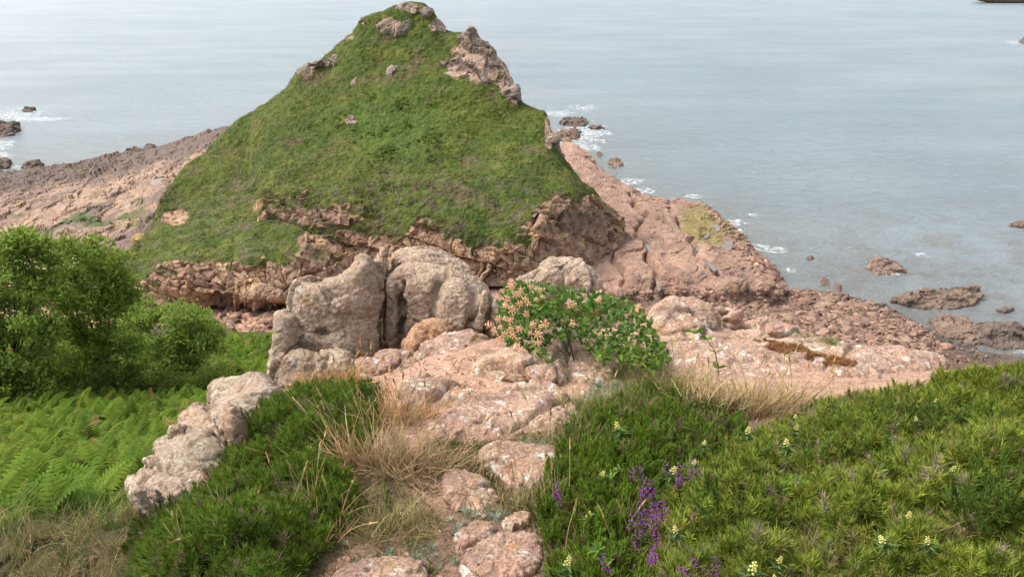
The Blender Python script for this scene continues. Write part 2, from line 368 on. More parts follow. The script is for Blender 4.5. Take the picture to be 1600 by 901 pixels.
Vh = Vh + nrm * (grass * (.34 * fbm(P0 * .55, 4, 31) + .16 * fbm(P0 * 2.2, 3, 32)))[:, None]
ch = rock_colour(P0, cid, cid2, 5, PINK * .92, RED * .95, .35, .7)
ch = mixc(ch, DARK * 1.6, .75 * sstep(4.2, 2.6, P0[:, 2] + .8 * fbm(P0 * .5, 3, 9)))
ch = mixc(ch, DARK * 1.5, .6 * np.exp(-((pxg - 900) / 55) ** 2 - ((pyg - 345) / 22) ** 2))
upper = sstep(11, 16, P0[:, 2]); ch = mixc(ch, np.array([.30, .225, .175]), .55 * upper)
gcol = grass_colour(P0)
brk = np.exp(-((pxg - 620) / 75) ** 2 - ((pyg - 195) / 48) ** 2); gcol = mixc(gcol, np.array([.055, .09, .016]), np.clip(1.1 * brk + .4 * fbm(P0 * .4, 3, 67), 0, .75) * sstep(.1, .4, brk))
hth = np.exp(-((pxg - 620) / 260) ** 2 - ((pyg - 312) / 40) ** 2); gcol = mixc(gcol, np.array([.085, .062, .042]), np.clip(hth, 0, .85) * sstep(-.05, .3, fbm(P0 * np.array([.9, .9, .4]), 4, 66)))
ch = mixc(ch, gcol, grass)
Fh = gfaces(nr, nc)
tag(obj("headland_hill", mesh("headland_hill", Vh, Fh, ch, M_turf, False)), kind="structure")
S_hill = Surf(Vh, Fh); GR_hill = grass; GC_hill = gcol; NR_hill = nrm

# ---- spur nose in front of the cliff
SC = {365: [(486, 68), (468, 65.5), (445, 65.8), (412, 67.2), (382, 70), (356, 73)],
      390: [(486, 68), (467, 65.4), (445, 65.7), (408, 67.2), (378, 70), (346, 73)],
      430: [(484, 68.2), (466, 65.4), (445, 65.8), (408, 67.2), (378, 70), (345, 72.8)],
      458: [(480, 68), (462, 65.7), (440, 66.1), (404, 67.5), (376, 69.8), (350, 72)],
      490: [(474, 67), (455, 66.6), (435, 67), (412, 68), (392, 69.5), (367, 71)],
      520: [(462, 67.8), (450, 67.6), (435, 68), (418, 68.7), (402, 69.5), (385, 70.5)],
      545: [(452, 69), (445, 69), (433, 69.2), (422, 69.5), (413, 69.9), (403, 70.5)],
      562: [(450, 70), (446, 70), (441, 70.2), (437, 70.3), (432, 70.5), (426, 70.8)]}
ks = sorted(SC); ctrl = []
for k in ks:
    q = [pt(k, e_) for e_ in SC[k]]; zb = q[-1]; q += [at_bear(k, zb[1] + 1.2, zb[2] - 1.2), at_bear(k, zb[1] + 2.2, 2.0)]; ctrl.append(q)
G = loft(ks, ctrl, [10, 14, 24, 20, 20, 5, 6], 1.3); nr, nc = G.shape[:2]; P0 = G.reshape(-1, 3); pxg, pyg = proj(P0)
R_ = (np.arange(nr)[:, None] * np.ones(nc)[None]).ravel()
grass = sstep(-2, 2, R_ - 44 - 30 * fbm(P0 * np.array([.4, .4, .15]), 4, 3) - 10 * noise(P0 * 1.1, 15)) * sstep(478, 455, pxg + 22 * noise(P0 * .7, 4))
grass = np.maximum(grass, .9 * np.exp(-((pxg - 500) / 18) ** 2 - ((pyg - 402) / 11) ** 2) + 0 * R_)
Vs, cid, e, cid2 = rockwork(G, (.62, .62, .42), .5, 61, (.15, .38, .3), mask=1 - .9 * grass, warp=.12)
nrm = gnormals(G).reshape(-1, 3); Vs = Vs + nrm * (grass * (.25 * fbm(P0 * .6, 4, 31) + .14 * fbm(P0 * 2.2, 3, 32)))[:, None]
cs = rock_colour(P0, cid, cid2, 8, PINK * .95, RED * .95, .2, .5); gcs = grass_colour(P0)
cs = mixc(cs, gcs, np.clip(grass, 0, 1))
Fs = gfaces(nr, nc); tag(obj("headland_spur", mesh("headland_spur", Vs, Fs, cs, M_turf, False)), kind="structure")
S_spur = Surf(Vs, Fs); GR_spur = grass; GC_spur = gcs; NR_spur = nrm

# ---- shore platforms, gully, beach
def platform(name, cols, segs, step, scale, amp, seed, colour, tilt, mat=M_cliff, fine=.25, carve=None):
    ks = sorted(cols); G = loft(ks, [[pt(k, e_) for e_ in cols[k]] for k in ks], segs, step)
    V, cid, e, cid2 = rockwork(G, scale, amp, seed, tilt, fine); P0 = G.reshape(-1, 3); px, py = proj(P0); V[:, 2] += carve(px, py, P0) if carve else 0; V[:, :2] += 2.2 * np.stack([fbm(P0 * .17, 4, seed + 91), fbm(P0 * .17, 4, seed + 92)], 1) * (1 if carve else .6); c = colour(P0, cid, cid2, px, py)
    Fc = gfaces(*G.shape[:2]); tag(obj(name, mesh(name, V, Fc, c, mat, False)), kind="structure")
    return Surf(V, Fc), G
def col_left(P, cid, cid2, px, py):
    c = rock_colour(P, cid, cid2, 14, PINK * .9, np.array([.25, .165, .12]), .4, .7)
    c = mixc(c, np.array([.10, .072, .058]), .92 * sstep(103, 120, P[:, 1] + 8 * fbm(P * .15, 4, 3) - .06 * (px - 100)) )
    c = mixc(c, np.array([.12, .082, .065]), .85 * sstep(.0, .2, fbm(P * np.array([.22, .05, .3]), 4, 12)))
    gm = sstep(.3, .5, fbm(P * .22 + 3, 4, 19) + .55 * np.exp(-((px - 215) / 26) ** 2 - ((py - 318) / 13) ** 2) + .5 * np.exp(-((px - 130) / 60) ** 2 - ((py - 348) / 14) ** 2) + .55 * np.exp(-((px - 225) / 40) ** 2 - ((py - 352) / 22) ** 2))
    c = mixc(c, np.array([.06, .085, .02]), .9 * gm)
    return mixc(c, DARK, .85 * sstep(1.0, .2, P[:, 2]))
PL = {-260: [(450, 68), (370, 86), (330, 97), (292, 112), (270, 132), ('z', 140, -1.5)],
      0: [(450, 68), (365, 86), (325, 98), (290, 114), (266, 133), ('z', 140, -1.5)],
      100: [(450, 68), (370, 82), (325, 96), (285, 115), (259, 133), ('z', 142, -1.5)],
      150: [(450, 68), (375, 80), (322, 96), (280, 114), (246, 139), ('z', 143, -1.5)],
      200: [(450, 68), (385, 77), (325, 93), (275, 113), (238, 140), ('z', 145, -1.5)],
      260: [(450, 68), (385, 77), (320, 92), (262, 115), (225, 144), ('z', 149, -1.5)],
      300: [(450, 68), (385, 77), (310, 93), (250, 118), (214, 147), ('z', 151, -1.5)],
      360: [(450, 68), (385, 77), (300, 94), (235, 122), (196, 150), ('z', 155, -1.5)],
      410: [(450, 68), (385, 77), (300, 94), (240, 122), (210, 150), ('z', 155, -1.5)]}
S_plat, G_plat = platform("rock_shore", PL, [30, 40, 46, 40, 10], 1.5, (.34, .085, .3), .5, 101, col_left, (.05, .1, -.22), fine=.3)
def col_right(P, cid, cid2, px, py):
    c = mixc(rock_colour(P, cid, cid2, 24, np.array([.31, .195, .137]), np.array([.235, .138, .098]), .1, .45), np.array([.15, .10, .08]), .6 * sstep(.05, .4, fbm(P * np.array([.5, .16, .5]), 5, 29)))
    c = mixc(c, np.array([.18, .15, .045]), .85 * sstep(.35, .6, np.exp(-((px - 1115) / 55) ** 2 - ((py - 350) / 34) ** 2) + .35 * fbm(P * .4, 3, 9)))
    return mixc(c, DARK, .7 * sstep(1.1, .4, P[:, 2] + .4 * fbm(P * .5, 3, 4)))
RC = {740: [('z', 68, 1.6), (472, 70), (452, 72), (440, 75), (420, 80), ('z', 84, 3)],
      820: [('z', 69, 1.6), (474, 69.8), (452, 72), (430, 77), (400, 84), ('z', 100, 2)],
      860: [('z', 69, 1.6), (472, 70), (452, 72), (400, 81), (300, 104), ('z', 165, -1.5)],
      900: [('z', 70, 1.6), (470, 70.3), (452, 72), (400, 80), (310, 101), (222, 148)],
      960: [('z', 70.6, 1.6), (468, 71), (452, 72), (400, 79.8), (330, 96), (275, 121)],
      1010: [('z', 70.8, 1.6), (468, 71.2), (453, 71.8), (400, 79.2), (345, 92), (303, 112)],
      1070: [('z', 70.8, 1.6), (468, 71.2), (455, 71.8), (400, 79.5), (350, 92), (312, 109.5)],
      1120: [('z', 70.8, 1.4), (466, 71.3), (455, 71.9), (410, 78.5), (365, 89), (328, 104.5)],
      1170: [('z', 71, 1.2), (464, 71.6), (453, 72.2), (420, 77.5), (395, 83), (376, 92)],
      1205: [('z', 71.5, .8), (460, 72.4), (450, 73.2), (435, 76), (420, 79), (408, 84)],
      1222: [('z', 73, .3), (455, 74.2), (450, 74.7), (445, 75.6), (440, 76.5), (434, 78)]}
for k in RC:
    if len(RC[k]) == 6 and RC[k][-1][0] != 'z': d = RC[k][-1][1]; RC[k].append(('z', d + 2.5, -1.2))
    else: RC[k].append(('z', RC[k][-1][1] + 5, -2.0))
def carve_slab(px, py, P):
    wob = 4 * noise(P * .4, 3); out = 0
    for line, w_, dp in [([(985, 300), (1000, 340), (1012, 390), (1028, 425), (1034, 470)], 4, .9), ([(1060, 340), (1085, 375), (1100, 400), (1124, 428)], 4, .5), ([(945, 330), (962, 380), (975, 420), (985, 460)], 3, .5), ([(1040, 300), (1060, 330), (1075, 345)], 3, .4)]:
        ly, lx = [q[1] for q in line], [q[0] for q in line]; on = (py > ly[0]) & (py < ly[-1]); d = px + wob - np.interp(py, ly, lx); out = out - dp * np.exp(-(d / w_) ** 2) * on + .35 * dp * sstep(0, 3, d) * np.exp(-(d / 26) ** 2) * on
    for k, z0 in enumerate((2.6, 3.3, 4.0)): out = out + .28 * (sstep(-.08, .08, P[:, 2] - z0 + .35 * fbm(P * .25, 3, 60 + k)) - .5)
    return out
S_slab, G_slab = platform("red_rock_slab", RC, [6, 12, 34, 34, 40, 8], 1.6, (.5, .22, .5), .17, 131, col_right, (.1, .1, .5), fine=.6, carve=carve_slab)
def col_gully(P, cid, cid2, px, py):
    c = rock_colour(P, cid, cid2, 34, PINK, np.array([.36, .2, .12]), .45, .2)
    return mixc(c, np.array([.22, .2, .03]), .6 * sstep(.3, .5, fbm(P * .6, 4, 35)))
GC_ = {k: [(560, 52), (528, 58), (502, 63.5), (486, 66.5), (465, 70), (440, 74)] for k in (-300, 120, 440)}
GC_[830] = [('z', 52, 3), ('z', 58, 2.4), ('z', 63, 2), ('z', 67, 1.8), ('z', 70, 1.8), ('z', 74, 1.8)]
S_gully, _ = platform("gully_rocks", GC_, [10, 24, 20, 14, 10], 2.2, (.5, .5, .8), .35, 151, col_gully, (.2, .1, .3))
def col_beach(P, cid, cid2, px, py):
    c = mixc(np.array([.16, .095, .068]), np.array([.11, .072, .052]), np.clip(.5 + fbm(P * .3, 4, 44), 0, 1)); c = mixc(c, np.array([.30, .175, .125]), .8 * inpoly(px, py, [(960, 480), (1160, 478), (1240, 520), (1330, 575), (1100, 600), (950, 560)]))
    c = mixc(c, np.array([.13, .12, .05]), .7 * sstep(.2, .45, fbm(P * .25 + 4, 4, 45)))
    return mixc(c, DARK, .85 * sstep(.9, .1, P[:, 2] + .3 * fbm(P * .4, 3, 46)))
Z = 'z'
BC = {700: [('z', 33, 1), (640, Z, 8), (570, Z, 4.2), (520, Z, 2.8), (490, Z, 2.3), (470, Z, 2.2), ('z', 80, 1)],
      1000: [('z', 33, 1), (640, Z, 8), (570, Z, 4.2), (520, Z, 2.8), (490, Z, 2.2), (468, Z, 2.1), ('z', 80, .5)],
      1100: [('z', 33, 1), (640, Z, 8), (570, Z, 4.2), (520, Z, 2.8), (490, Z, 2.0), (466, Z, 1.9), ('z', 79, -.5)],
      1200: [('z', 33, 1), (640, Z, 7), (575, Z, 4), (530, Z, 2.7), (495, Z, 1.7), (464, Z, .8), ('z', 80, -1)],
      1260: [('z', 33, 1), (640, Z, 6.5), (575, Z, 3.8), (535, Z, 2.5), (495, Z, 1.4), (455, Z, .1), ('z', 82, -1.2)],
      1350: [('z', 33, 1), (640, Z, 6), (575, Z, 3.2), (540, Z, 2.1), (505, Z, 1.1), (470, Z, .02), ('z', 80, -1.4)],
      1410: [('z', 33, 1), (640, Z, 5.5), (578, Z, 2.8), (545, Z, 1.6), (515, Z, .7), (487, Z, 0), ('z', 76, -1.3)],
      1460: [('z', 33, 1), (640, Z, 5), (585, Z, 2.2), (560, Z, 1.0), (540, Z, .4), (518, Z, -.05), ('z', 72, -1.3)],
      1530: [('z', 33, 1), (650, Z, 4.5), (600, Z, 2), (575, Z, .8), (560, Z, .3), (545, Z, -.05), ('z', 68, -1.3)],
      1750: [('z', 33, 1), (680, Z, 4), (630, Z, 2), (605, Z, .8), (590, Z, .3), (575, Z, -.05), ('z', 66, -1.3)]}
S_beach, G_beach = platform("boulder_beach_ground", BC, [6, 20, 26, 22, 24, 10], 2.2, (1.1, 1.1, 1.6), .2, 171, col_beach, (.1, .1, .2))

# ---- bracken slope
def slope_col(P, cid, cid2, px, py): return mixc(np.array([.045, .055, .018]), np.array([.09, .07, .035]), np.clip(.5 + fbm(P * .3, 4, 54), 0, 1))
LC = {-420: [(1150, 3.0), (1000, 4.4), (880, 6), (790, 9), (705, 15), (640, 23), (600, 30), (545, 44), (510, 55), ('z', 60, 3)],
      0: [(1150, 2.8), (1000, 4), (880, 5.4), (785, 8.5), (700, 14), (640, 22), (600, 30), (540, 45), (508, 55), ('z', 60, 3)],
      250: [(1150, 2.7), (1000, 3.6), (880, 4.6), (790, 7), (700, 13), (640, 22), (590, 31), (545, 44), (517, 52), ('z', 57, 3)],
      440: [(1150, 2.7), (1000, 3.4), (880, 4.5), (780, 7), (690, 13), (630, 22), (580, 32), (542, 44), (518, 51), ('z', 56, 3)],
      700: [('z', 3, 24), ('z', 4, 23), ('z', 5, 23), ('z', 8, 22), ('z', 13, 20), ('z', 22, 16.5), ('z', 31, 13), ('z', 44, 8), ('z', 51, 6), ('z', 56, 2)],
      1300: [('z', 3, 23), ('z', 4, 22), ('z', 5, 21), ('z', 8, 20), ('z', 13, 18), ('z', 22, 14.5), ('z', 31, 12), ('z', 44, 7), ('z', 51, 4), ('z', 56, 1)],
      1800: [('z', 3, 23), ('z', 4, 22), ('z', 5, 21), ('z', 8, 20), ('z', 13, 18), ('z', 22, 14.5), ('z', 31, 12), ('z', 44, 6), ('z', 51, 3), ('z', 56, .5)]}
S_slope, _ = platform("hillside_slope", LC, [8, 12, 16, 18, 20, 16, 16, 16, 8], 5.0, (.8, .8, .8), .12, 191, slope_col, (0, 0, 0), M_soil)

# ------------------------------------------------------------------ the knoll in front: height field through known spots
KP = [(300, 905, 1.95), (500, 905, 1.95), (700, 905, 1.95), (900, 905, 1.9), (1200, 905, 1.78), (1500, 905, 1.68), (1750, 905, 1.62),
      (720, 770, 2.42), (800, 730, 2.62), (780, 640, 3.2), (650, 640, 3.2), (500, 700, 2.8), (400, 760, 2.52), (330, 820, 2.35), (470, 650, 3.2),
      (830, 580, 3.8), (700, 600, 3.55), (690, 545, 4.2), (600, 592, 3.85), (500, 604, 3.8), (450, 618, 3.75), (900, 600, 3.68), (960, 560, 4.1), (1000, 620, 3.45),
      (1100, 600, 3.62), (1100, 520, 4.4), (1060, 502, 4.6), (1200, 565, 4.0), (1200, 528, 4.5), (1300, 605, 3.55), (1330, 566, 4.1), (1450, 592, 3.75), (1480, 578, 3.95),
      (1550, 640, 3.15), (1640, 650, 3.05), (1300, 750, 2.45), (1500, 750, 2.38), (1000, 750, 2.52), (1750, 750, 2.4), (850, 525, 4.6), (780, 530, 4.6),
      (240, 785, 3.05), (300, 725, 3.3), (400, 635, 3.62), (230, 890, 2.25)]
kp = np.array([at(*q) for q in KP])
low = [(-1.9, 1.2, 26.2), (-2.3, 1.3, 25.0), (-2.4, 2.2, 24.6), (-2.6, 3.2, 24.6), (-2.6, 4.4, 24.2), (-2.0, 5.2, 24.8), (-1.0, 6.2, 25.6), (0, 6.6, 25.6), (1.2, 6.6, 25.6), (2.4, 6.5, 25.6), (3.6, 6.2, 25.6), (4.6, 5.2, 25.8), (4.8, 4.0, 27.0),
       (-2.6, 7.8, 23.5), (0, 8.2, 23.3), (2.5, 8.2, 23.3), (4.8, 7.6, 23.5), (-1, .6, 28.4), (1, .6, 28.4), (3, .8, 28.5)]
kp = np.vstack([kp, low])
def tps(r2): return np.where(r2 > 0, r2 * np.log(r2 + 1e-12), 0)
d2 = ((kp[:, None, :2] - kp[None, :, :2]) ** 2).sum(2); n_ = len(kp)
A = np.zeros((n_ + 3, n_ + 3)); A[:n_, :n_] = tps(d2) + np.eye(n_) * .02; A[:n_, n_] = 1; A[:n_, n_ + 1:] = kp[:, :2]; A[n_:, :n_] = A[:n_, n_:].T
wk = np.linalg.solve(A, np.concatenate([kp[:, 2], np.zeros(3)]))
def zK(x, y):
    x = np.asarray(x, float); y = np.asarray(y, float); out = wk[n_] + wk[n_ + 1] * x + wk[n_ + 2] * y
    for i in range(n_): out = out + wk[i] * tps((x - kp[i, 0]) ** 2 + (y - kp[i, 1]) ** 2)
    return out
def hitK(px, py, dz=0.0):                         # where the bearing meets the knoll
    px = np.atleast_1d(np.asarray(px, float)); py = np.atleast_1d(np.asarray(py, float)); Ds = np.linspace(1.3, 7.5, 320)
    Q = at(px[:, None], py[:, None], Ds[None]); below = Q[..., 2] < zK(Q[..., 0], Q[..., 1]) + dz; i = np.argmax(below, 1)
    i = np.where(below.any(1), i, 200); return Q[np.arange(len(px)), i]
xs = np.arange(-2.6, 4.7, .02); ys = np.arange(1.0, 7.8, .02)
X, Y = np.meshgrid(xs, ys); Pk = np.stack([X.ravel(), Y.ravel(), zK(X.ravel(), Y.ravel())], 1)
Pk[:, 2] += .025 * fbm(Pk * 2.2, 4, 3) + .01 * fbm(Pk * 11, 3, 4)
pxk, pyk = proj(Pk)
POLY = {
 'gorse_left': [(190, 960), (215, 880), (265, 815), (325, 770), (355, 715), (385, 672), (405, 648), (440, 622), (480, 610), (560, 602), (592, 640), (585, 690), (545, 735), (560, 790), (520, 850), (470, 905), (440, 960)],
 'gorse_right': [(1000, 1000), (1010, 850), (1050, 785), (1110, 738), (1180, 684), (1290, 638), (1400, 620), (1480, 608), (1700, 605), (2300, 640), (2300, 1000)],
 'heather': [(850, 1000), (860, 880), (840, 800), (860, 740), (885, 690), (930, 650), (1010, 615), (1070, 625), (1180, 684), (1110, 738), (1050, 785), (1010, 850), (1000, 1000)],
 'path': [(480, 960), (520, 880), (640, 790), (640, 700), (600, 640), (580, 600), (640, 560), (800, 560), (900, 600), (880, 690), (850, 760), (840, 830), (850, 960)]}
ck = np.tile(np.array([.16, .115, .07]), (len(Pk), 1))
ck = mixc(ck, np.array([.12, .10, .045]), np.clip(.5 + .9 * fbm(Pk * 3, 4, 7), 0, 1))
ip = inpoly(pxk + 18 * noise(Pk * 5, 1), pyk + 18 * noise(Pk * 5, 2), POLY['path']).astype(float)
ck = mixc(ck, mixc(np.array([.47, .28, .19]), np.array([.20, .13, .085]), np.clip(.3 + 1.0 * fbm(Pk * 4, 4, 8) + .5 * sstep(650, 720, pyk), 0, 1)), ip)
ck = mixc(ck, np.array([.45, .28, .195]), sstep(690, 640, pyk) * (1 - .6 * sstep(.0, .3, fbm(Pk * 5, 4, 18))) * .9)
ck = mixc(ck, np.array([.42, .27, .19]), (inpoly(pxk, pyk, [(1000, 620), (1010, 500), (1100, 470), (1500, 560), (1450, 620), (1200, 640)])).astype(float))
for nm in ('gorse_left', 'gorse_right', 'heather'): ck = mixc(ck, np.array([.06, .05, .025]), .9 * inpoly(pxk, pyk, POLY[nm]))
Fk = gfaces(len(ys), len(xs)); tag(obj("knoll_ground", mesh("knoll_ground", Pk, Fk, ck, M_soil, True)), kind="structure")
S_k = Surf(Pk, Fk)

# ------------------------------------------------------------------ sea
srows = np.concatenate([np.linspace(34, 60, 12), 60 * np.exp(np.linspace(.02, math.log(900 / 60), 300)), 900 * np.exp(np.linspace(.08, math.log(12000 / 900), 40))])
ang = np.concatenate([np.linspace(-1.25, -.62, 24), np.linspace(-.6, .6, 420), np.linspace(.62, 1.25, 24)])
Gs = np.stack([np.tan(ang)[None] * srows[:, None], np.tile(srows[:, None], (1, len(ang))), np.zeros((len(srows), len(ang)))], 2)
Pq = Gs.reshape(-1, 3)
shore = [g[k].reshape(-1, 3)[::4] for g, k in ((G_slab, slice(-9, None)), (G_plat, slice(-12, None)), (G_beach, slice(-14, None)))]
shore = np.vstack(shore); shore = shore[np.abs(shore[:, 2]) < 1.3][::6, :2]
near = np.full(len(Pq), 99.0); sel = np.where(Pq[:, 1] < 260)[0]
for i in range(0, len(sel), 4000):
    s_ = sel[i:i + 4000]; near[s_] = np.sqrt(((Pq[s_, None, :2] - shore[None]) ** 2).sum(2).min(1))
near += 5 * fbm(Pq * .08, 3, 3)
pxs, pys = proj(Pq)
cs_ = mixc(np.array([.165, .21, .23]), np.array([.195, .235, .25]), sstep(-.3, .4, fbm(Pq * .012, 3, 71)))
cs_ = mixc(cs_, np.array([.15, .15, .13]), .7 * np.exp(-np.maximum(near, 0) / 13))
sh2 = np.exp(-((pxs - 1480) / 330) ** 2 - ((pys - 440) / 105) ** 2) * sstep(-.15, .3, fbm(Pq * np.array([.16, .12, 1]), 5, 81, .6)); cs_ = mixc(cs_, np.array([.13, .10, .075]), .62 * sh2)
tag(obj("sea", mesh("sea", Pq, gfaces(len(srows), len(ang)), cs_, M_sea, True)), kind="structure")

# sea foam: open lace of white water lying on the surface
fv, ff, nv = [], [], 0
for px, py, rx, ry, k, cell in [(25, 180, 62, 13, .05, 1.3), (62, 187, 44, 4, .35, 1.2), (8, 226, 20, 8, .15, 1.2), (4, 243, 18, 5, .2, 1.2), (20, 262, 16, 4, .0, 1.2), (40, 170, 20, 3, .1, 1.2),
        (905, 212, 42, 22, .15, 1.1), (930, 208, 24, 6, .3, 1.1), (870, 178, 30, 5, .25, 1.1), (915, 232, 28, 6, .3, 1.0), (910, 168, 40, 7, -.12, 1.1), (985, 284, 26, 6, .15, 1.0), (1003, 298, 24, 6, .2, 1.0), (963, 258, 20, 5, .0, 1.0),
        (1050, 326, 18, 6, .2, 1.0), (1088, 308, 20, 5, .15, 1.0), (1148, 349, 20, 6, .25, 1.0), (1190, 388, 18, 7, .15, .9), (1213, 392, 16, 5, .35, .9), (1180, 335, 20, 4, -.1, 1.0), (1438, 398, 10, 3, .3, .9), (1445, 403, 22, 2, .0, .9), (1325, 388, 12, 2, .1, .9), (1340, 393, 14, 2, .1, .9),
        (1586, 66, 17, 4, .3, 1.1), (1590, 550, 22, 5, .05, .8), (1525, 462, 24, 6, -.1, .8), (215, 236, 26, 4, .05, 1.0), (1395, 428, 30, 5, -.15, .9), (1232, 425, 24, 8, -.15, .9)]:
    cell *= .75; gx = np.arange(px - rx * 1.3, px + rx * 1.3, cell); gy = np.arange(py - ry * 1.4, py + ry * 1.4, cell * .45); gx, gy = np.meshgrid(gx, gy)
    Pf = at_z(gx.ravel(), gy.ravel(), 0.0); Pf = np.nan_to_num(Pf)
    r = np.sqrt(((gx.ravel() - px) / rx) ** 2 + ((gy.ravel() - py) / ry) ** 2)
    keep = (.6 * k + .95 * fbm(Pf * np.array([.5, .28, 1]), 5, 7, .7) + .62 * (1 - r) - .2) > 0
    Pf[:, 2] = .06 + .05 * noise(Pf * 1.5, 3); q = gfaces(*gx.shape); q = q[keep[q].all(1) & (r[q] < 1.25).all(1)]
    u, inv = np.unique(q, return_inverse=True); fv.append(Pf[u]); ff.append(inv.reshape(q.shape) + nv); nv += len(u)
for Gx, k0 in ((G_slab, 40), (G_plat, 60)):
    zz = Gx[k0:, :, 2]; cr = np.argmax(zz < .12, axis=0); okc = (zz < .12).any(0); lp = Gx[k0 + cr, np.arange(Gx.shape[1])][okc]; lp = lp[lp[:, 1] > 60]
    gx, gy = np.meshgrid(np.arange(lp[:, 0].min() - 3, lp[:, 0].max() + 3, .45), np.arange(lp[:, 1].min() - 4, lp[:, 1].max() + 5, .6)); Pf = np.stack([gx.ravel(), gy.ravel(), 0 * gx.ravel()], 1); d = np.full(len(Pf), 99.)
    for i in range(0, len(Pf), 4000): d[i:i + 4000] = np.sqrt(((Pf[i:i + 4000, None, :2] - lp[None, ::3, :2]) ** 2).sum(2).min(1))
    keep = d < .6 + 3.0 * fbm(Pf * .16, 3, 21); Pf[:, 2] = .05 + .04 * noise(Pf * 1.5, 3); q = gfaces(*gx.shape); q = q[keep[q].all(1)]; u, inv = np.unique(q, return_inverse=True); fv.append(Pf[u]); ff.append(inv.reshape(q.shape) + nv); nv += len(u)
tag(obj("sea_foam", mesh("sea_foam", np.vstack(fv), np.vstack(ff), None, M_foam, True)), kind="stuff")

# ------------------------------------------------------------------ rocks as closed solids: rounded lobes fused into one skin, then weathered
def smooth_poly(poly, n, rounds=2):
    p = np.asarray(poly, float)
    for _ in range(rounds): q = np.roll(p, -1, 0); p = np.stack([.75 * p + .25 * q, .25 * p + .75 * q], 1).reshape(-1, 2)
    d = np.linalg.norm(np.roll(p, -1, 0) - p, axis=1); s_ = np.concatenate([[0], np.cumsum(d)]); p = np.vstack([p, p[:1]])
    t = np.linspace(0, s_[-1], n, endpoint=False); return np.stack([np.interp(t, s_, p[:, 0]), np.interp(t, s_, p[:, 1])], 1)
def lobe(poly, D, front, back, e1=.45, e2=.8, nth=56, nphi=26, up=False, sink=0.0, grow=1.06, rounds=1):
    o = smooth_poly(poly, nth, rounds); o = o.mean(0) + (o - o.mean(0)) * grow
    if isinstance(D, str): O = hitK(o[:, 0], o[:, 1])
    elif isinstance(D, Surf): O = np.array([D.hit(*q) for q in o]); 
    else:
        dt, db = D if isinstance(D, tuple) else (D, D); t = (o[:, 1] - o[:, 1].min()) / (np.ptp(o[:, 1]) + 1e-6); O = at(o[:, 0], o[:, 1], dt + (db - dt) * t)
    c = O.mean(0); n = np.linalg.svd(O - c)[2][2]
    if np.dot(n, np.array([0, 0, H]) - c) < 0: n = -n
    if up and n[2] < 0: n = -n
    c = c - n * sink; O = O - n * sink
    ph = np.linspace(-math.pi / 2, math.pi / 2, nphi); s_ = np.cos(ph) ** e1; s_[0] = s_[-1] = 0; h = np.sign(np.sin(ph)) * np.abs(np.sin(ph)) ** e2; h = np.where(h > 0, h * front, h * back)
    V = c + (O[None] - c) * s_[:, None, None] + n * h[:, None, None]
    i = np.arange(nphi - 1)[:, None] * nth + np.arange(nth)[None]; j = np.arange(nphi - 1)[:, None] * nth + (np.arange(nth)[None] + 1) % nth
    return V.reshape(-1, 3), np.stack([i, j, j + nth, i + nth], 2).reshape(-1, 4)
def fuse(parts, voxel):
    V = np.vstack([p[0] for p in parts]); off = np.cumsum([0] + [len(p[0]) for p in parts[:-1]]); Fc = np.vstack([p[1] + o for p, o in zip(parts, off)])
    o = bpy.data.objects.new("tmp", mesh("tmp", V, Fc)); COL.objects.link(o)
    m = o.modifiers.new("r", 'REMESH'); m.mode = 'VOXEL'; m.voxel_size = voxel
    dg = bpy.context.evaluated_depsgraph_get(); ev = o.evaluated_get(dg); me = ev.to_mesh()
    nv = len(me.vertices); a = np.empty(nv * 3, np.float32); me.vertices.foreach_get("co", a); b = np.empty(nv * 3, np.float32); me.vertex_normals.foreach_get("vector", b)
    f = np.empty(len(me.loops), np.int32); me.loops.foreach_get("vertex_index", f); ev.to_mesh_clear()
    bpy.data.objects.remove(o); return a.reshape(-1, 3).astype(float), b.reshape(-1, 3).astype(float), f.reshape(-1, 4)
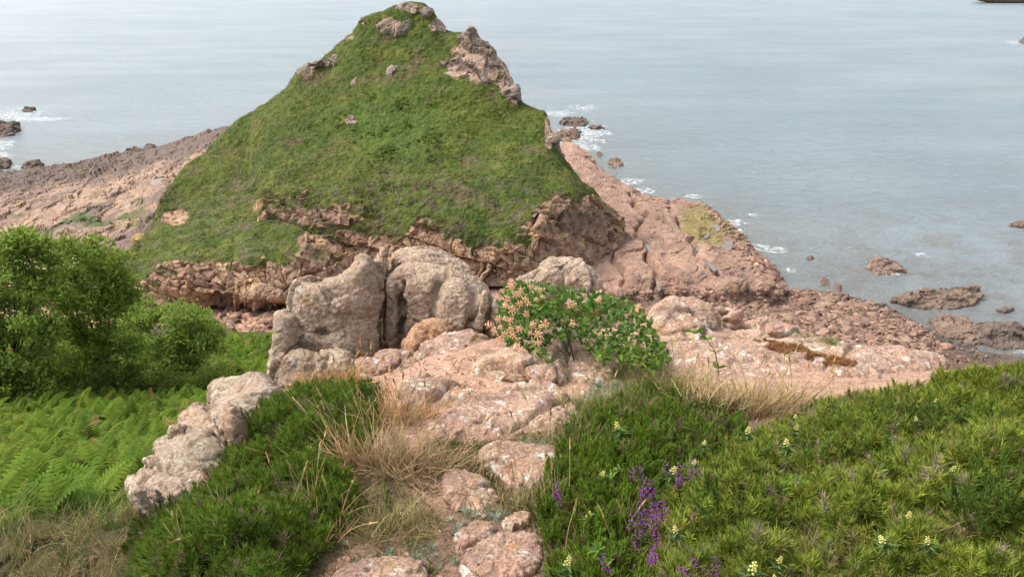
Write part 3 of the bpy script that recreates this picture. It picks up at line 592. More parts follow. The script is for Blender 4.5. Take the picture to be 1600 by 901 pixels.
def rock(name, label, lobes, voxel, mat, rough=1.0, cat="rock", group=None, colour=None, size=1.0, smooth=True, seed=0, crack=1.0, facet=1.0, grooves=(), tint=(1, 1, 1)):
    V, n, Fc = fuse(lobes, voxel); q = V / size + seed * 3.7
    f1, f2, cid, tl = voronoi(q * 2.3 + .3 * np.stack([noise(q * 4, 1), noise(q * 4, 2), noise(q * 4, 3)], 1), seed, True)
    g1, g2, cidb, tlb = voronoi(q * 7.5 + 4, seed + 31, True)
    d = .05 * fbm(q * 2.6, 3, seed + 1) + .024 * fbm(q * 9, 4, seed + 2, .62) + (.017 / max(rough, .3)) * fbm(q * 30, 4, seed + 3, .7) + facet * (.03 * (cid - .5) + .045 * tl + .012 * (cidb - .5) + .022 * tlb) - crack * (.03 * np.exp(-((f2 - f1) / .04) ** 2) + .008 * np.exp(-((g2 - g1) / .06) ** 2))
    if grooves:
        gx, gy = proj(V); front = (n * (np.array([0, 0, H]) - V)).sum(1) > 0; wob = 5 * noise(V * 9, seed)
        for line, wd, dp in grooves:
            ln = np.asarray(line, float); dm = np.full(len(V), 99.)
            for a, b in zip(ln[:-1], ln[1:]):
                t = np.clip(((gx - a[0]) * (b[0] - a[0]) + (gy - a[1]) * (b[1] - a[1])) / ((b - a) ** 2).sum(), 0, 1); dm = np.minimum(dm, np.hypot(gx + wob - a[0] - t * (b[0] - a[0]), gy - a[1] - t * (b[1] - a[1])))
            d = d - dp / rough * np.exp(-(dm / wd) ** 2) * front
    V = V + n * (d * rough * size)[:, None]
    if colour is None: c = np.clip(1 + .28 * fbm(q * 3, 4, seed + 8) + .16 * (cid - .5), .6, 1.4); col = np.stack([c, c * (1 + .06 * (cid - .5)), c], 1) * np.asarray(tint)
    else: col = colour(V, cid)
    global LAST; LAST = (V, Fc)
    base = np.array([V[:, 0].mean(), V[:, 1].mean(), V[:, 2].min()])
    return tag(obj(name, mesh(name, V - base, Fc, col, mat, smooth), None, base), label, cat, group)

L = lobe
rock("granite_boulder", "tall grey granite boulder rising to a pointed horn at its right end", [
    L([(463, 445), (470, 436), (484, 435), (500, 442), (522, 437), (546, 424), (558, 404), (567, 398), (577, 404), (582, 424), (590, 440), (593, 478), (591, 545), (584, 562), (545, 560), (500, 556), (462, 552), (456, 500), (458, 465)], (4.78, 4.62), .20, .24, .42, .8, grow=1.0),
    L([(500, 440), (545, 428), (578, 402), (586, 430), (590, 500), (560, 510), (520, 470)], (4.8, 4.66), .25, .2, .6, .8, grow=1.0)], .008, M_gdark, .5, seed=1, crack=.6, facet=1.7, tint=(1, .98, .98))
rock("granite_boulder", "small rounded grey rock wedged between the horned boulder and the domed boulder", [L([(576, 410), (584, 395), (596, 390), (607, 398), (610, 420), (604, 445), (585, 445)], 5.0, .10, .12, grow=1.0)], .011, M_gdark, .8, seed=2)
rock("domed_boulder", "largest domed grey boulder split by vertical cracks into rounded lobes", [
    L([(601, 436), (610, 426), (640, 408), (690, 412), (725, 424), (745, 440), (762, 455), (772, 480), (770, 535), (735, 548), (690, 552), (640, 560), (604, 556), (600, 500)], (5.0, 4.85), .14, .30, .42, grow=1.0),
    L([(612, 408), (618, 398), (640, 395), (662, 392), (690, 400), (720, 415), (740, 432), (700, 450), (640, 440), (612, 430)], 5.15, .12, .18, grow=1.0),
    L([(603, 437), (612, 432), (624, 440), (629, 480), (627, 530), (618, 556), (605, 552), (601, 500)], (4.92, 4.78), .16, .25, .45, grow=1.0),
    L([(630, 440), (660, 420), (690, 428), (690, 470), (676, 530), (634, 545), (630, 500)], (4.95, 4.8), .17, .25, .5, grow=1.0),
    L([(690, 446), (706, 434), (728, 436), (742, 455), (744, 490), (736, 535), (705, 540), (682, 520), (678, 475)], (4.9, 4.76), .19, .25, .5, grow=1.0),
    L([(742, 468), (754, 452), (764, 468), (764, 500), (752, 538), (735, 540), (733, 500)], (4.88, 4.76), .17, .25, .5, grow=1.0),
    L([(764, 468), (776, 470), (788, 495), (788, 525), (770, 545), (757, 535), (760, 495)], (4.9, 4.8), .14, .25, .5, grow=1.0), L([(584, 430), (610, 428), (612, 555), (582, 555)], 5.12, .1, .2)], .008, M_gdark, .48, seed=3, tint=(1.0, .975, .975), crack=.6, facet=1.5, grooves=[([(628, 440), (629, 475), (627, 520)], 2, .07), ([(752, 458), (743, 488), (733, 511), (732, 535)], 2, .07), ([(767, 464), (763, 494), (758, 530)], 3, .05)])
rock("rock_pillar", "narrow grey rock pillar leaning on the left side of the horned boulder", [L([(438, 492), (446, 487), (456, 500), (461, 545), (462, 615), (425, 620), (424, 575), (428, 530)], (4.5, 4.35), .10, .3, .5)], .01, M_gdark, .8, seed=4)
rock("small_boulder", "small round reddish grey boulder in front of the domed boulder", [L([(633, 535), (644, 514), (660, 503), (680, 499), (702, 507), (712, 528), (702, 552), (660, 560), (637, 556)], (4.5, 4.4), .13, .2, .6)], .009, M_gdark, .6, seed=5, tint=(1.12, .9, .74))
rock("low_ledge", "low pale ledge at the foot of the horned boulder behind the orange grass", [
    L([(438, 580), (448, 554), (475, 548), (495, 560), (500, 600), (480, 625), (440, 622)], (4.35, 4.2), .12, .25, .55), L([(485, 570), (500, 552), (535, 552), (558, 570), (560, 600), (520, 615), (485, 605)], (4.35, 4.2), .10, .25, .55)], .01, M_gdark, .9, seed=6)
rock("rock_ridge", "long grey rock ridge with white lichen below the small round boulder", [
    L([(612, 600), (632, 570), (660, 548), (700, 534), (740, 526), (775, 535), (792, 556), (780, 580), (740, 596), (680, 606), (640, 612)], (4.4, 3.95), .12, .25, .6), L([(545, 590), (570, 565), (612, 552), (650, 552), (640, 580), (590, 600), (555, 606)], (4.35, 4.1), .08, .25, .6)], .01, M_gpale, .9, seed=7)
rock("lichen_slab", "broad pink slab blotched with white lichen in the middle of the path", [
    L([(742, 620), (765, 585), (800, 562), (845, 558), (876, 582), (884, 620), (850, 625), (800, 618), (760, 640)], (4.0, 3.5), .13, .3, .5, grow=1.14),
    L([(700, 650), (760, 625), (810, 608), (860, 612), (890, 640), (886, 672), (830, 686), (760, 690), (690, 690), (680, 668)], 'K', .07, .3, .5, grow=1.14),
    L([(630, 612), (680, 596), (745, 604), (745, 645), (690, 665), (640, 645)], 'K', .03, .3, .5, grow=1.14)], .008, M_gpale, .9, seed=8)
rock("lichen_slab", "pale lichened slab lying below the honeysuckle", [L([(842, 560), (855, 540), (890, 530), (930, 540), (965, 552), (990, 580), (960, 608), (900, 616), (865, 600)], (4.35, 3.65), .08, .3, .6)], .009, M_gpale, 1.0, seed=9)
for i, (lab, poly) in enumerate([("flat lichen spotted stone step, widest of those in the lower path", [(752, 716), (775, 704), (815, 698), (868, 704), (872, 725), (850, 745), (835, 762), (800, 768), (780, 745)]),
        ("wedge shaped stone step pointing up the path left of the wide step", [(692, 748), (715, 740), (745, 752), (782, 780), (776, 796), (735, 806), (706, 800)]),
        ("thin tilted stone by the heather above the lowest cracked slab", [(780, 822), (810, 806), (835, 808), (826, 826), (795, 836)]),
        ("pinkish stone at the left of the lowest cracked slab in the path", [(706, 836), (740, 828), (778, 832), (770, 848), (735, 862), (712, 868)]),
        ("lowest broad cracked slab in the path with white lichen spots", [(722, 880), (760, 855), (800, 842), (842, 846), (846, 885), (800, 920), (740, 925)]),
        ("pink stone edge with ochre lichen at the foot of the photo", [(515, 905), (560, 886), (620, 882), (665, 893), (660, 930), (540, 940)])]):
    rock("stone_step", lab, [L(poly, 'K', .035, .12, .4, .8, up=True, sink=-.002, grow=1.14)], .006, M_gpale, .45, "stone", seed=20 + i, crack=.4, size=.7)
rock("pale_outcrop", "long pale pink outcrop sloping down to the right above the beach", [
    L([(1005, 560), (1030, 535), (1085, 528), (1150, 522), (1230, 536), (1330, 556), (1440, 562), (1482, 574), (1440, 602), (1300, 622), (1200, 628), (1090, 612), (1030, 595)], (4.55, 3.6), .10, .4, .55),
    L([(1008, 512), (1020, 496), (1056, 482), (1095, 486), (1122, 502), (1126, 528), (1100, 552), (1055, 560), (1018, 545)], (4.75, 4.3), .15, .3, .6),
    L([(1150, 512), (1175, 508), (1215, 518), (1262, 534), (1275, 550), (1230, 552), (1170, 540)], (4.85, 4.6), .10, .3, .6)], .011, M_gpale, .8, seed=11)
S_out = Surf(*LAST)
rock("perched_stone", "small white topped stone perched on the upper edge of the pale outcrop", [L([(1100, 490), (1112, 478), (1135, 477), (1154, 487), (1158, 505), (1140, 520), (1112, 518)], (4.8, 4.7), .10, .2, .6)], .01, M_gpale, .8, seed=12)
rock("granite_boulder", "grey boulder with orange lichen cap behind the honeysuckle flowers", [
    L([(803, 440), (815, 428), (842, 420), (866, 424), (880, 440), (880, 475), (810, 475)], (5.35, 5.2), .15, .3, .55), L([(838, 428), (850, 414), (880, 410), (918, 417), (936, 436), (946, 462), (930, 478), (860, 480)], (5.5, 5.3), .16, .4, .5), L([(865, 445), (885, 436), (905, 440), (905, 475), (865, 478)], (5.3, 5.2), .1, .2)], .012, M_gdark, .9, seed=13)
rock("small_boulder", "small pale stone at the right shoulder of the orange capped boulder", [L([(880, 472), (900, 460), (925, 464), (950, 456), (958, 470), (940, 485), (890, 488)], (5.15, 5.05), .08, .2, .6)], .01, M_gpale, .8, seed=14)
for i, (lab, poly, D) in enumerate([("topmost grey rock of the ridge descending left of the gorse", [(337, 640), (350, 628), (400, 620), (436, 612), (442, 620), (410, 650), (405, 670), (378, 695), (352, 690), (338, 665)], (4.05, 3.7)),
        ("rounded grey rock second from the top of the left ridge", [(306, 680), (318, 660), (338, 652), (354, 660), (362, 685), (345, 706), (306, 706)], (3.85, 3.65)),
        ("small brownish rock tucked against the gorse on the left ridge", [(354, 700), (366, 678), (388, 668), (400, 680), (392, 700), (370, 722)], (3.7, 3.5)),
        ("long grey rock third from the top of the left ridge", [(266, 752), (278, 722), (300, 702), (330, 692), (362, 700), (364, 728), (340, 752), (300, 775)], (3.7, 3.4)),
        ("lowest grey rock with white lichen at the foot of the left ridge", [(222, 780), (236, 762), (265, 748), (300, 740), (338, 742), (348, 758), (320, 782), (270, 802), (240, 808)], (3.5, 3.15))]):
    rock("ridge_rock", lab, [L(poly, 'K', .17, .35, .5, grow=.97)], .009, M_gdark, .6, seed=30 + i, tint=[(.92, .93, .95), (.98, .94, .93), (.95, .85, .76), (.86, .88, .9), (1.0, 1.0, 1.02)][i])

# crags standing out of the headland, rocks in the sea
def cliffcol(a=PINK * .95, b=np.array([.27, .2, .155]), dark=0.0):
    def f(V, cid): return mixc(mixc(a, b, np.clip(.5 + fbm(V * .8, 3, 3) + .6 * (cid - .5), 0, 1)), DARK * 1.3, np.clip(dark + .5 * fbm(V * .9, 4, 6), 0, .9) if dark else np.zeros(len(V)))
    return f
CR = [("topmost rock cap on the summit of the headland", [(620, 14), (640, 5), (660, 8), (674, 18), (660, 26), (638, 24)], 1.2), ("pale grey bare crag just left below the summit", [(592, 36), (602, 28), (618, 31), (635, 30), (634, 48), (612, 53), (595, 50)], .9),
      ("light rock right below the summit on the seaward ridge", [(677, 42), (684, 36), (696, 42), (698, 52), (684, 55)], .9), ("dark rock notch on the left ridge just below the summit", [(558, 36), (563, 28), (574, 29), (574, 40), (562, 42)], .8),
      ("tall smooth grey face of the seaward crag", [(716, 58), (735, 52), (754, 64), (758, 92), (747, 108), (735, 98), (727, 76)], 1.3), ("right hand pillar of the seaward crag", [(756, 76), (774, 86), (790, 112), (784, 128), (766, 112), (757, 98)], 1.2),
      ("broad lower left block of the seaward crag", [(690, 98), (714, 90), (738, 102), (744, 124), (722, 132), (700, 120)], 1.0), ("lower middle fin of the seaward crag", [(742, 106), (758, 112), (768, 136), (756, 148), (744, 132)], 1.0), ("edge block on the outer side of the seaward crag", [(782, 118), (796, 116), (806, 136), (802, 152), (788, 142)], 1.0),
      ("lowest rock of the seaward crag above the grass edge", [(790, 146), (806, 140), (814, 158), (804, 168), (792, 158)], .9), ("grey rock on the left skyline halfway up the headland", [(465, 114), (474, 105), (492, 98), (500, 104), (480, 120), (464, 128)], 1.0), ("small rock beside the left skyline of the headland", [(512, 95), (524, 88), (531, 93), (522, 102)], .7),
      ("lone reddish rock in the grass on the left flank of the headland", [(534, 188), (546, 183), (559, 186), (556, 195), (540, 195)], .7), ("small pale rock in the grass below the summit crag", [(606, 112), (612, 106), (617, 114), (610, 124)], .6), ("rock peeping out of turf on the upper left slope", [(548, 128), (556, 122), (562, 128), (552, 134)], .6),
      ("lower brown rock on the outer right rim of the headland", [(862, 218), (869, 221), (877, 242), (870, 246)], .3)]
for i, (lab, poly, th) in enumerate(CR):
    p = np.array(poly, float); c = p.mean(0); D0 = S_hill.hit(*c)[1]
    sm = np.ptp(p[:, 0]) < 18; rock("crag_rock", lab, [L(poly, (D0 + (.3 if sm else 1.1), D0 - (.2 if sm else .4)), th * (.3 if sm else .45), th * 2.2, .3, .6, rounds=0, sink=(.22 if sm else .1) + .2 * (i < 2), grow=1.12)], .11, M_cliff, .75, "crag", None, cliffcol(np.array([.29, .215, .16]), np.array([.21, .165, .13])), 8.0, False, 40 + i, crack=1.2, facet=2.4)
SR = [("dark seaweed covered rock at the left edge of the photo in white surf", [(-30, 200), (0, 191), (24, 192), (30, 200), (20, 210), (-30, 222)], .75), ("tiny dark rock breaking the surf at the far left", [(34, 172), (44, 168), (54, 170), (50, 175), (38, 176)], .75), ("dark low rock in the water off the left shore", [(196, 236), (210, 230), (222, 233), (218, 240), (202, 241)], .6),
      ("smaller dark rock right of the one off the left shore", [(224, 230), (232, 226), (240, 229), (234, 234)], .6), ("black rock at the left edge where the shore platform meets the sea", [(-20, 256), (0, 249), (14, 252), (12, 262), (-20, 268)], .7), ("dark wet rock at the shoreline left of the platform", [(34, 262), (44, 252), (62, 253), (66, 262), (48, 268)], .6),
      ("big dark rock in the surf right of the headland", [(876, 190), (890, 184), (912, 184), (919, 190), (912, 197), (892, 199)], .7), ("small dark rock right of the big one in the surf", [(918, 200), (930, 197), (945, 200), (936, 204)], .6), ("dark rounded rock below the big one in the surf", [(891, 204), (900, 200), (908, 206), (904, 212), (894, 210)], .6),
      ("brown block on the shore right of the headland in the surf", [(866, 210), (880, 202), (896, 206), (902, 216), (888, 223), (868, 222)], .2), ("small brown rock alone in the water off the right shore", [(931, 241), (936, 238), (942, 240), (940, 245), (933, 245)], .3), ("brown block standing alone in the water off the right shore", [(949, 256), (953, 249), (965, 248), (973, 256), (966, 263), (953, 263)], .25),
      ("brown jagged reef alone in the middle of the shallow bay", [(1354, 418), (1364, 404), (1372, 401), (1392, 406), (1406, 414), (1414, 424), (1400, 430), (1372, 430)], .35), ("long brown reef in the shallows at the right", [(1396, 468), (1430, 458), (1480, 452), (1528, 450), (1534, 462), (1516, 476), (1484, 484), (1440, 482)], .45), ("flat brown reef below the long reef near the right shore", [(1455, 500), (1475, 492), (1510, 496), (1532, 520), (1528, 540), (1500, 535), (1470, 520)], .3),
      ("dark weedy reef at the far right near the gorse", [(1522, 508), (1550, 502), (1600, 514), (1660, 520), (1640, 548), (1560, 545), (1528, 530)], .8), ("small weedy rock in the shallows left of the brown jagged reef", [(1281, 442), (1286, 433), (1293, 436), (1294, 446), (1285, 448)], .5), ("small weedy rock at the water edge of the boulder beach", [(1303, 452), (1308, 442), (1315, 446), (1313, 456), (1306, 457)], .6), ("tiny rock in the bay off the slab tip", [(1260, 404), (1265, 400), (1270, 403), (1267, 407), (1262, 407)], .4),
      ("small rock in surf at the right edge far out in the bay", [(1592, 65), (1600, 61), (1625, 62), (1620, 68), (1598, 69)], .8), ("rock awash at the right edge of the bay", [(1579, 352), (1590, 347), (1605, 352), (1596, 357), (1584, 357)], .5), ("dark distant headland rock at the top right corner", [(1525, -3), (1560, -12), (1700, -16), (1700, 4), (1570, 5), (1540, 2)], .5),
      ("low dark rock off the long reef near the right edge", [(1556, 484), (1570, 480), (1584, 483), (1576, 489), (1562, 489)], .8)]
for i, (lab, poly, dk) in enumerate(SR):
    o = np.array(poly, float); bot = o[:, 1].max(); wz = at_z(o[:, 0].mean(), bot, 0.0); D0 = float(wz[1]); pxm = D0 / F; wid = np.ptp(o[:, 0]) * pxm
    dep = np.ptp(o[:, 1]); top = at_z(o[:, 0].mean(), o[:, 1].min(), 0.35 * min(wid * .3, 2.0)); Dt = float(top[1])
    lo = [L([(x, y) for x, y in poly], (Dt, D0), .12 * min(wid * .5, 1.2) + .1, .6, .4, .7, 40, 18, rounds=0)]
    if i == 21: lo = [L(poly, D0, 6, 30, .6, .7, 40, 18)]
    if wid > 5 and i not in (19, 21):
        for q in range(14):
            cx = lerp(o[:, 0].min(), o[:, 0].max(), .12 + .76 * RNG.random()); yy = sorted([o[:, 1].min(), o[:, 1].max()]); cy = lerp(yy[0], yy[1], .25 + .5 * RNG.random())
            if not inpoly(np.array([cx]), np.array([cy]), poly)[0]: continue
            rx = np.ptp(o[:, 0]) * .045 * (1 + 1.4 * RNG.random()); ry = rx * .5; a = np.linspace(0, 2 * math.pi, 8)[:-1]
            lo.append(L(np.stack([cx + rx * np.cos(a), cy - ry * .6 + ry * np.sin(a)], 1), lerp(Dt, D0, (cy - yy[0]) / (yy[1] - yy[0] + 1e-6)), .5, .6, .35, .6, 16, 10, rounds=0))
    rock("sea_rock", lab, lo, max(.11, D0 * .0012), M_cliff, .7 if D0 < 90 else 1.0, "rock", None, cliffcol(np.array([.25, .165, .115]), np.array([.17, .115, .08]), dk * 1.0), (4.0 if D0 < 130 else 6.0) * min(1, .35 + wid / 8), False, 70 + i, crack=.8, facet=2.4)
# named blocks below the slab's near edge
for i, (lab, poly, a) in enumerate([("reddish block leaning at the front right foot of the red slab", [(1130, 446), (1146, 436), (1166, 436), (1170, 452), (1150, 462), (1132, 460)], PINK * .8), ("rounded reddish block at the front right corner of the red slab", [(1180, 446), (1190, 438), (1202, 442), (1204, 456), (1190, 460), (1180, 456)], PINK * .85), ("flat reddish block on the beach in front of the red slab", [(1140, 458), (1165, 448), (1195, 455), (1200, 468), (1170, 476), (1145, 474)], PINK * .75),
        ("ochre boulder beside the grass at the left foot of the headland", [(208, 374), (215, 367), (230, 367), (233, 378), (226, 384), (212, 383)], OCHRE), ("pale angular boulder lying in the gully at the foot of the cliff", [(386, 462), (400, 444), (428, 448), (452, 460), (440, 470), (395, 470)], PINK * 1.05)]):
    D0 = (S_slab, S_slab, S_beach, S_plat, S_spur)[i].hit(*np.array(poly, float).mean(0))[1]
    rock("shore_block", lab, [L(poly, (D0 + .3, D0 - .5), .6, 1.0, .45)], .11, M_cliff, .8, "boulder", None, cliffcol(a, a * .7), 4.0, False, 110 + i)

# tide pools lying in the slab
for i, (lab, poly) in enumerate([("grey tide pool in the seaweed patch on the red slab, largest", [(1112, 388), (1120, 378), (1146, 376), (1142, 390), (1126, 396)]), ("small dark tide pool in the seaweed patch", [(1092, 366), (1100, 361), (1110, 365), (1102, 374)]), ("upper tide pool in the seaweed patch near the sea", [(1106, 354), (1118, 350), (1126, 358), (1116, 364)]),
        ("long narrow tide pool across the middle of the red slab", [(1086, 386), (1092, 384), (1112, 410), (1120, 420), (1112, 420), (1098, 404)]), ("tide pool in the long crack of the red slab, upper", [(1008, 384), (1014, 382), (1030, 396), (1022, 400)]), ("strip of water in the lower end of the long crack of the red slab", [(1022, 424), (1028, 424), (1034, 448), (1028, 454)]), ("pale shallow pool near the front of the red slab", [(1085, 432), (1098, 424), (1106, 428), (1094, 436)]), ("whitish pool on the left rock shore beside the grass", [(234, 288), (246, 278), (262, 280), (258, 290), (244, 292)])]):
    S = S_plat if i == 7 else S_slab; o = smooth_poly(poly, 28); Q = np.array([S.hit(*q) for q in o]); o = o.mean(0) + (o - o.mean(0)) * (1.15 + .25 * noise(np.stack([o[:, 0] * .12, o[:, 1] * .12, o[:, 0] * 0 + i], 1), 3))[:, None]; z = np.percentile(Q[:, 2], 8 if i == 7 else 32) + .01; Q = at_z(o[:, 0], o[:, 1], z); c = Q.mean(0); c[2] = z
    V = np.vstack([Q, Q - (0, 0, .5), [c], [c - (0, 0, .5)]]) - c; n = 28; a = np.arange(n); b = (a + 1) % n
    Fc = np.vstack([np.stack([a, b, np.full(n, 2 * n)], 1), np.stack([b + n, a + n, np.full(n, 2 * n + 1)], 1), np.stack([a, a + n, b + n], 1), np.stack([a, b + n, b], 1)])
    tag(obj("tide_pool", mesh("tide_pool", V, Fc, None, M_pool), None, c), lab, "tide pool")

# ------------------------------------------------------------------ beach boulders: the 300 largest singly, the rest as shingle
import bmesh
def boulder_arrays(seed, sub=2):
    bm = bmesh.new(); bmesh.ops.create_icosphere(bm, subdivisions=sub, radius=1); V = np.array([v.co[:] for v in bm.verts]); Fc = np.array([[v.index for v in f.verts] for f in bm.faces]); bm.free()
    r = np.random.default_rng(seed)
    for _ in range(11):
        n = r.normal(size=3); n /= np.linalg.norm(n); k = .55 + .3 * r.random(); d = V @ n; V = V - np.maximum(d - k, 0)[:, None] * n
    V *= [1, .75 + .25 * r.random(), .5 + .2 * r.random()]; V *= (1 + .08 * noise(V * 3 + seed, 3))[:, None]; return V, Fc
BT = []
for k in range(14):
    V, Fc = boulder_arrays(500 + k); base = [np.array([.23, .14, .098]), np.array([.30, .185, .13]), np.array([.17, .11, .08]), np.array([.26, .175, .115])][k % 4]
    BT.append((V, Fc, mesh("boulder", V, Fc, np.tile(base, (len(V), 1)), M_cliff)))
BZ = [(1090, 470), (1215, 452), (1280, 448), (1340, 468), (1400, 492), (1450, 515), (1480, 545), (1440, 562), (1330, 556), (1240, 520), (1170, 500)]
fc_ = S_beach.V[S_beach.F].mean(1); bx, by = proj(fc_); keep = inpoly(bx, by, BZ) * 1.0 + .12 * ((by < 545) & (bx > 940) & (bx < 1460) & (fc_[:, 2] > .2))
Pb, _ = S_beach.scatter(300, keep)
for i in range(300):
    V, Fc, me = BT[i % 14]; o = obj("beach_boulder", me, None, Pb[i]); s_ = .34 + .42 * RNG.random() ** 2; o.scale = (s_ * (1 + .4 * RNG.random()), s_, s_ * .9); o.rotation_euler = (RNG.normal() * .25, RNG.normal() * .25, RNG.random() * 6.28)
    tag(o, "reddish brown boulder lying among many others on the boulder beach", "boulder", "boulders on the beach")

# generic scattering of small templates into one mesh
def frames(n, up, tilt):
    up = np.broadcast_to(np.asarray(up, float), (n, 3)) + RNG.normal(size=(n, 3)) * tilt; up = up / np.linalg.norm(up, axis=1, keepdims=True)
    r = RNG.normal(size=(n, 3)); x = np.cross(r, up); x /= np.linalg.norm(x, axis=1, keepdims=True) + 1e-9; return np.stack([x, np.cross(up, x), up], 2)
def scatter(temps, P, up, tilt, scale, col, Rm=None):
    """temps: list of (V, F, shade per vertex or colours); col: (n,3)"""
    n = len(P); Rm = frames(n, up, tilt) if Rm is None else Rm; k = RNG.integers(0, len(temps), n); vs, fs, cs2, off = [], [], [], 0
    scale = np.broadcast_to(np.asarray(scale, float), (n,))
    for t, (V, Fc, sh) in enumerate(temps):
        i = np.where(k == t)[0]
        if not len(i): continue
        W = np.einsum('nij,vj->nvi', Rm[i], V) * scale[i][:, None, None] + P[i][:, None]
        c = col[i][:, None, :] * (sh[None, :, None] if sh.ndim == 1 else sh[None])
        f = Fc[None] + (np.arange(len(i)) * len(V))[:, None, None] + off; off += len(i) * len(V)
        vs.append(W.reshape(-1, 3)); fs.append(f.reshape(-1, 3)); cs2.append(c.reshape(-1, 3))
    return np.vstack(vs), np.vstack(fs), np.vstack(cs2)
def vary(col, n, v=.2, h=.1):
    c = np.tile(np.asarray(col, float), (n, 1)) if np.ndim(col) == 1 else np.array(col, float); return np.clip(c * (1 + v * RNG.normal(size=(n, 1))) * (1 + h * RNG.normal(size=(n, 3)) * [1, .5, .6]), .004, .95)
small = [(V, Fc, np.ones(len(V))) for V, Fc in [boulder_arrays(700 + k, 1) for k in range(8)]]
Ps, _ = S_beach.scatter(7000, keep + .05 * (fc_[:, 2] < 2.5) * (fc_[:, 2] > -.1)); n = len(Ps)
tag(obj("shingle", mesh("shingle", *scatter(small, Ps, (0, 0, 1), .3, .12 + .2 * RNG.random(n) ** 2, vary(np.array([.21, .13, .09]), n, .3, .08)), M_cliff)), kind="stuff")
SHZ = [(S_slab, [(1090, 315), (1125, 315), (1150, 350), (1215, 420), (1222, 450), (1190, 440), (1150, 395), (1110, 345)], 500, .35), (S_slab, [(970, 455), (1080, 455), (1220, 445), (1225, 480), (970, 480)], 350, .35), (S_gully, [(300, 500), (460, 480), (460, 520), (300, 520)], 120, .5)]
vs = []
for S, pz, n, sz in SHZ:
    f_ = S.V[S.F].mean(1); a_, b_ = proj(f_); Pp, _ = S.scatter(n, inpoly(a_, b_, pz) * 1.0 + 1e-9); vs.append(scatter(small, Pp, (0, 0, 1), .3, sz * (.4 + RNG.random(n)), vary(np.array([.24, .145, .10]), n, .3, .08)))
off = 0; A = [[], [], []]
for V, Fc, c in vs: A[0].append(V); A[1].append(Fc + off); A[2].append(c); off += len(V)
tag(obj("shore_rubble", mesh("shore_rubble", np.vstack(A[0]), np.vstack(A[1]), np.vstack(A[2]), M_cliff)), kind="stuff")

# ------------------------------------------------------------------ plant templates (unit height along z)
def spiny(seed, n=30, ang=(.5, 1.0), sl=.36, wd=.05, stem=True, top=1.0):
    r = np.random.default_rng(seed); V, Fc, sh = [], [], []
    for i in range(n):
        h = (i + .5) / n * top; a = i * 2.4 + r.random(); e = lerp(ang[1], ang[0], h) * (.8 + .4 * r.random()); d = np.array([math.cos(a) * math.sin(e), math.sin(a) * math.sin(e), math.cos(e)])
        l = sl * (1.1 - .55 * h) * (.7 + .6 * r.random()); t = np.cross(d, r.normal(size=3)); t /= np.linalg.norm(t); b = np.array([0, 0, h * .85]); k = len(V)
        V += [b - t * wd / 2, b + t * wd / 2, b + d * l]; Fc.append([k, k + 1, k + 2]); sh += [.62, .62, 1.25]
    if stem:
        k = len(V); V += [np.array([-.025, 0, 0]), np.array([.025, 0, 0]), np.array([0, 0, 1.])]; Fc.append([k, k + 1, k + 2]); sh += [.5, .5, .9]
    return np.array(V), np.array(Fc), np.array(sh)
def tuft(seed, n=8, spread=.5, wd=.03, segs=3, curl=.6, base=.12):
    r = np.random.default_rng(seed); V, Fc, sh = [], [], []
    for i in range(n):
        a = r.random() * 6.283; o = np.array([r.normal() * base, r.normal() * base, 0]); l = .55 + .5 * r.random(); lean = spread * (.2 + r.random()); cu = curl * r.random(); p = o.copy(); k = len(V); sd = np.array([-math.sin(a + r.normal() * .8), math.cos(a), 0])
        for s_ in range(segs + 1):
            w2 = wd * (1 - s_ / segs) * .5 + .002; V += [p - sd * w2, p + sd * w2]; sh += [.6 + .6 * s_ / segs] * 2
            t = lean + cu * s_ / segs * 1.8; p = p + l / segs * np.array([math.cos(a) * math.sin(t), math.sin(a) * math.sin(t), math.cos(t)])
        for s_ in range(segs): q = k + 2 * s_; Fc += [[q, q + 1, q + 3], [q, q + 3, q + 2]]
    return np.array(V), np.array(Fc), np.array(sh)
def frond(seed, n=13):
    r = np.random.default_rng(seed); V, Fc, sh = [], [], []; arch = .9 + .5 * r.random()
    for i in range(n):
        s_ = .16 + .84 * i / n; t = .25 + arch * s_; p = np.array([s_ * math.sin(t) * .9, 0, s_ * math.cos(t * .8) * .9]); l = .34 * (1 - s_) ** .75 + .03; fwd = np.array([math.sin(t + .5), 0, math.cos(t + .5)])
        for sg in (-1, 1):
            d = np.array([fwd[0] * .35, sg * .95, fwd[2] * .35 - .18 - .15 * r.random()]); d /= np.linalg.norm(d); w2 = fwd * .042 * (1.15 - .5 * s_); k = len(V)
            V += [p - w2 * .6, p + w2 * .6, p + d * l * .5 + w2, p + d * l * .5 - w2 * .9, p + d * l]; sh += [.75, .75, 1.0, .95, 1.15]; Fc += [[k, k + 1, k + 2], [k, k + 2, k + 3], [k + 3, k + 2, k + 4]]
    k = len(V); V += [np.array([0, -.012, 0]), np.array([0, .012, 0]), np.array([.35, 0, .55])]; sh += [.6, .6, .8]; Fc.append([k, k + 1, k + 2]); return np.array(V), np.array(Fc), np.array(sh)
def leafcard(l=1.0, w=.45):
    V = np.array([[0, 0, 0], [w / 2, .02, l * .45], [0, -.06, l * .5], [-w / 2, .02, l * .45], [0, .03, l]]); return V, np.array([[0, 1, 2], [0, 2, 3], [1, 4, 2], [2, 4, 3]]), np.array([.8, 1, .85, 1, 1.1])
